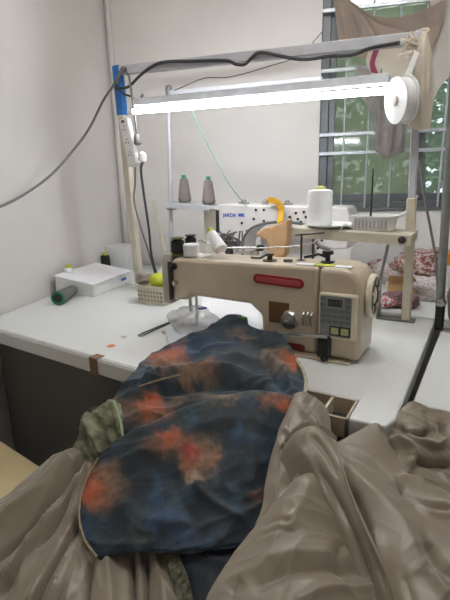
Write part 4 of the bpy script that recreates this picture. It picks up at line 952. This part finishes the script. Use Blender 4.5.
along([at_d(139, 387, 1.09), at_d(147, 384, 1.085), at_d(160, 380, 1.085), at_d(180, 375, 1.095)], .0026, 'selvedge', M_hem, dc, 'pale overlocked edge')
M_lace = mat('green_cream_lace', s(122, 122, 98), .8, noise_amt=.42, nscale=34)
sheet('lace_edge', [[(98, 409, 1.07), (112, 400, 1.075), (121, 404, 1.07)], [(84, 414, 1.055), (102, 412, 1.045), (123, 424, 1.02)], [(80, 428, 1.035), (97, 430, 1.01), (119, 442, 1.0)], [(77, 440, 1.02), (94, 446, .995), (108, 452, .99)], [(72, 446, 1.015), (90, 462, .98), (100, 462, .98)]],
      M_lace, dc, folds=[([(84, 418), (96, 440), (100, 456)], .016, 3, 5), ([(92, 412), (104, 430), (108, 450)], -.014, 3, 4), ([(110, 402), (116, 420), (121, 438)], .010, 2.5, 2.5)], nu=50, nv=60, wr=.005, wf=(30, 30, 30), seed=9, cr=.003, cang=60, clen=25, cw=9, label='cream and green mottled border')
along([at_d(113, 401, 1.055), at_d(117, 412, 1.035), at_d(121, 426, 1.005), at_d(123, 438, .985)], .0035, 'border_piping', mat('pale_green_piping', s(150, 164, 130), .8), dc, 'pale green piping')
sheet('lower_fold', [[(178, 540, .80), (210, 536, .80), (262, 520, .82)], [(182, 556, .775), (214, 556, .765), (258, 545, .78)], [(187, 580, .745), (214, 580, .735), (250, 570, .75)], [(193, 606, .71), (216, 606, .70), (245, 600, .71)], [(198, 640, .67), (222, 640, .66), (245, 640, .67)]], M_navy, dc,
      folds=[([(188, 552), (215, 560), (240, 566)], .006, 5, 5)], nu=50, nv=60, wr=.004, label='plain navy underside')
sheet('lace_strip', [[(162, 546, .79), (178, 546, .785)], [(166, 560, .768), (180, 558, .764)], [(172, 580, .742), (188, 578, .738)], [(180, 606, .708), (194, 604, .703)], [(188, 640, .665), (202, 640, .66)]],
      mat('sparkle_lace', s(92, 92, 74), .8, noise_amt=.6, nscale=120), dc, nu=24, nv=60, wr=.004, label='mottled lace strip')
t = at_d(243, 322, 1.345)
obj('green_tag', MB().obox(t, V((.014, .006, -.003)), V((-.002, .003, .002)), V((0, -.004, .018))), mat('green_lining', s(96, 134, 84), .8, noise_amt=.3, nscale=60), dc, bevel=.003)

# ------------------------------------------------------------------ taupe garments
lg = thing('taupe_skirt', at_d(60, 560, .85), 'taupe pleated garment heaped at the left bottom under the dyed cloth', 'garment')
sheet('pleated_cloth', [[(50, 462, 1.06), (64, 453, 1.04), (84, 446, 1.02), (96, 452, 1.01), (112, 466, 1.0), (160, 480, .98), (215, 480, .98)],
                        [(18, 487, 1.0), (42, 484, .965), (68, 483, .94), (88, 492, .925), (120, 512, .885), (165, 520, .85), (215, 520, .85)],
                        [(-18, 512, .93), (16, 530, .88), (55, 535, .845), (92, 552, .815), (130, 552, .80), (170, 556, .79), (215, 560, .79)],
                        [(-45, 548, .86), (-4, 575, .80), (45, 585, .765), (92, 596, .735), (135, 600, .725), (175, 602, .72), (220, 606, .72)],
                        [(-70, 590, .80), (-20, 630, .73), (40, 650, .69), (90, 660, .67), (135, 660, .665), (180, 660, .66), (225, 660, .66)]], M_fab, lg,
      folds=[([(80, 452), (55, 475), (25, 503), (-10, 528)], .028, 8, 5), ([(86, 456), (56, 495), (25, 530), (-12, 562)], -.036, 4, 5), ([(84, 468), (62, 505), (35, 540), (-5, 590)], .024, 7, 5), ([(74, 492), (52, 528), (25, 560), (0, 600)], -.026, 3, 4),
             ([(80, 500), (66, 540), (45, 575), (25, 610)], .016, 8, 6), ([(80, 520), (66, 548), (46, 580), (34, 610)], -.030, 3, 4), ([(82, 540), (76, 570), (66, 610)], .010, 7, 6), ([(94, 560), (90, 580), (86, 610)], -.020, 2.5, 3),
             ([(131, 548), (133, 575), (134, 612)], -.024, 2.5, 2.5), ([(139, 548), (140, 565), (140, 576)], .010, 3, 3), ([(146, 548), (147, 575), (146, 612)], -.020, 2.5, 2.5), ([(154, 548), (157, 580), (158, 612)], .010, 4, 3), ([(110, 556), (112, 610)], .008, 7, 7), ([(60, 455), (40, 470), (10, 495)], .008, 4, 4)],
      skirt=BZ+.001, wr=.003, wf=(14, 14, 14), seed=5, nu=170, nv=150, cr=.010, polar=(88, 440), clen=200, cw=3.5)
rg = thing('taupe_trousers', at_d(340, 520, .8), 'taupe satin trousers heaped at the right bottom in front of the tray', 'garment')
sheet('rear_leg', [[(296, 396, 1.0), (304, 391, 1.0), (316, 397, 1.0), (328, 412, .985)],
                   [(288, 412, .955), (303, 411, .94), (318, 420, .935), (332, 434, .93)],
                   [(277, 440, .915), (292, 440, .895), (310, 442, .89), (333, 452, .90)],
                   [(268, 475, .86), (285, 475, .84), (304, 472, .835), (325, 478, .85)],
                   [(261, 508, .81), (275, 506, .80), (292, 507, .80), (315, 515, .81)],
                   [(250, 545, .77), (270, 545, .755), (290, 550, .755), (315, 555, .77)]], M_fab, rg,
      folds=[([(300, 392), (292, 412), (280, 445), (270, 480)], .008, 6, 6), ([(308, 398), (320, 415), (330, 435)], -.008, 4, 5), ([(300, 405), (316, 425), (322, 440)], .008, 5, 5), ([(298, 440), (294, 462), (286, 490)], -.010, 5, 5), ([(285, 430), (293, 436), (302, 442)], .006, 3, 3)], skirt=BZ+.001, inset=.35, wr=.003, seed=11, nu=90, nv=100, cr=.004, cang=110, clen=80, cw=20)
sheet('front_leg', [[(296, 478, .815), (308, 473, .81), (320, 476, .81), (336, 490, .81)],
                    [(265, 515, .765), (290, 512, .745), (322, 518, .745), (352, 532, .755)],
                    [(232, 555, .715), (270, 558, .685), (322, 563, .68), (370, 570, .705)],
                    [(207, 598, .665), (260, 608, .615), (322, 613, .61), (382, 612, .645)],
                    [(192, 645, .61), (250, 665, .55), (322, 668, .55), (392, 660, .59)]], M_fab, rg,
      folds=[([(335, 555), (300, 552), (265, 560), (232, 590)], .009, 10, 12), ([(368, 572), (330, 568), (285, 574), (250, 590)], -.009, 6, 8), ([(310, 480), (296, 510), (262, 540)], .006, 12, 12), ([(262, 527), (275, 522), (290, 522)], -.004, 3, 3), ([(262, 536), (278, 531), (296, 532)], -.004, 3, 3), ([(380, 590), (330, 590), (290, 604)], .010, 6, 7), ([(240, 580), (232, 595), (228, 612)], -.007, 4, 4), ([(345, 540), (340, 560), (352, 585)], -.008, 8, 8)],
      skirt=BZ+.001, wr=.003, wf=(12, 12, 12), seed=13, nu=130, nv=130, cr=.0025, cang=-20, clen=90, cw=40)
sheet('side_leg', [[(333, 444, .89), (355, 433, .93), (377, 423, .94), (388, 441, .92)],
                   [(338, 462, .845), (364, 460, .85), (392, 471, .855), (425, 480, .87)],
                   [(346, 500, .78), (380, 500, .77), (416, 504, .765), (458, 500, .78)],
                   [(366, 550, .705), (396, 550, .685), (428, 558, .675), (474, 554, .68)],
                   [(384, 605, .645), (412, 608, .615), (444, 613, .605), (495, 608, .61)],
                   [(398, 660, .58), (425, 665, .555), (460, 668, .55), (510, 660, .55)]], M_fab, rg,
      folds=[([(342, 466), (368, 488), (398, 520), (420, 560)], .014, 10, 14), ([(348, 445), (372, 458), (398, 486)], .004, 1.5, 1.5), ([(342, 455), (366, 468), (396, 490)], -.004, 1.5, 1.5), ([(398, 486), (425, 498), (455, 506)], -.018, 3, 5), ([(396, 478), (425, 480), (456, 474)], .008, 4, 4),
             ([(408, 495), (430, 512), (456, 516)], .008, 5, 4), ([(375, 530), (378, 560), (386, 600)], .008, 6, 8), ([(420, 560), (436, 580), (450, 600)], .012, 6, 8), ([(425, 540), (440, 565), (456, 575)], -.016, 6, 6), ([(352, 492), (366, 530), (374, 560)], -.018, 4, 6), ([(404, 575), (410, 595), (412, 612)], -.004, 6, 6)],
      skirt=BZ+.001, wr=.003, wf=(14, 14, 14), seed=17, nu=140, nv=150, cr=.0015, cang=48, clen=130, cw=36)
sheet('waist_part', [[(380, 440, .955), (392, 424, .97), (410, 402, .985), (432, 409, .985), (475, 416, .985)],
                     [(386, 452, .915), (398, 440, .925), (413, 433, .925), (436, 440, .925), (478, 446, .925)],
                     [(392, 478, .87), (404, 470, .875), (418, 468, .875), (442, 470, .875), (482, 472, .875)],
                     [(400, 500, .84), (410, 500, .83), (424, 500, .83), (448, 500, .83), (492, 500, .83)]], M_fab, rg,
      folds=[([(388, 446), (402, 440), (414, 452), (410, 470)], .020, 3, 6), ([(404, 432), (420, 442), (436, 448), (448, 438)], .020, 6, 3), ([(398, 428), (415, 436), (432, 432)], -.018, 3, 5), ([(415, 458), (432, 462), (456, 462)], -.024, 3, 5), ([(440, 425), (450, 440), (456, 452)], -.018, 4, 4), ([(418, 408), (424, 422), (436, 430)], .006, 5, 5)], skirt=BZ+.001, wr=.003, seed=19, nu=110, nv=100, cr=.003, cang=25, clen=60, cw=20)
sheet('turned_flap', [[(286, 452, .915), (298, 438, .915), (314, 436, .91), (333, 448, .90)],
                      [(283, 449, .875), (297, 432, .87), (315, 427, .865), (336, 441, .853)],
                      [(280, 468, .860), (301, 456, .835), (320, 454, .822), (341, 462, .805)],
                      [(290, 495, .83), (315, 490, .800), (333, 490, .778), (351, 494, .756)],
                      [(315, 538, .775), (336, 534, .745), (352, 531, .722), (367, 532, .703)],
                      [(338, 582, .72), (358, 577, .695), (373, 575, .675), (387, 576, .659)],
                      [(355, 626, .67), (372, 622, .648), (386, 620, .634), (400, 622, .621)]], M_fab, rg,
      folds=[([(318, 470), (335, 500), (355, 545), (372, 590)], -.012, 5, 4), ([(300, 446), (318, 474), (330, 500)], .006, 5, 6), ([(312, 436), (326, 452), (337, 476)], -.005, 4, 4)], skirt=None, th=.008, wr=.002, seed=23, nu=60, nv=110)
along([at_d(336, 441, .851), at_d(341, 462, .803), at_d(351, 494, .754), at_d(367, 532, .701), at_d(387, 576, .657)], .0016, 'flap_seam', mat('pale_seam', s(150, 136, 118), .7), rg)

# fill lamp added on the ceiling, out of view, to raise the ambient light
cl = thing('fill_lamp', (-.22, .95, RH), 'added white twin tube fill lamp on the ceiling, out of view', 'lamp')
c = V((-.22, .95, RH)); cw = WD
obj('fill_lamp_body', MB().obox(c-UZ*.03, WD*.62, WO*.09, UZ*.0295), M_white, cl, bevel=.006)
M_fill = bpy.data.materials.new('fill_tube_light'); M_fill.use_nodes = True
_b = M_fill.node_tree.nodes['Principled BSDF']; _b.inputs['Emission Color'].default_value = (1, .98, .95, 1); _b.inputs['Emission Strength'].default_value = 8.6
for sg in (-1, 1): obj('fill_lamp_tube', MB().tube([c-UZ*.078+WO*.05*sg-WD*.6, c-UZ*.078+WO*.05*sg+WD*.6], .016, 14), M_fill, cl)
for sg in (-1, 1): obj('fill_lamp_holder', MB().obox(c-UZ*.078+WD*.61*sg, WD*.012, WO*.08, UZ*.024), M_white, cl, bevel=.003)

# ------------------------------------------------------------------ camera, light, view
cd = bpy.data.cameras.new('camera'); co = bpy.data.objects.new('camera', cd); COL.objects.link(co)
cd.sensor_fit = 'HORIZONTAL'; cd.sensor_width = 36; cd.lens = 36*F/450; cd.clip_start = .02
R = Matrix((RT, UP, -FW)).transposed().to_4x4(); co.matrix_world = Matrix.Translation(CAM) @ R
sc = bpy.context.scene; sc.camera = co
w = bpy.data.worlds.new('daylight'); sc.world = w; w.use_nodes = True
bg = w.node_tree.nodes['Background']; bg.inputs['Color'].default_value = (.86, .93, 1, 1); bg.inputs['Strength'].default_value = .42
sc.view_settings.view_transform = 'Standard'; sc.view_settings.look = 'None'; sc.view_settings.gamma = 1; sc.view_settings.use_curve_mapping = False
sc.view_settings.exposure = 2.22
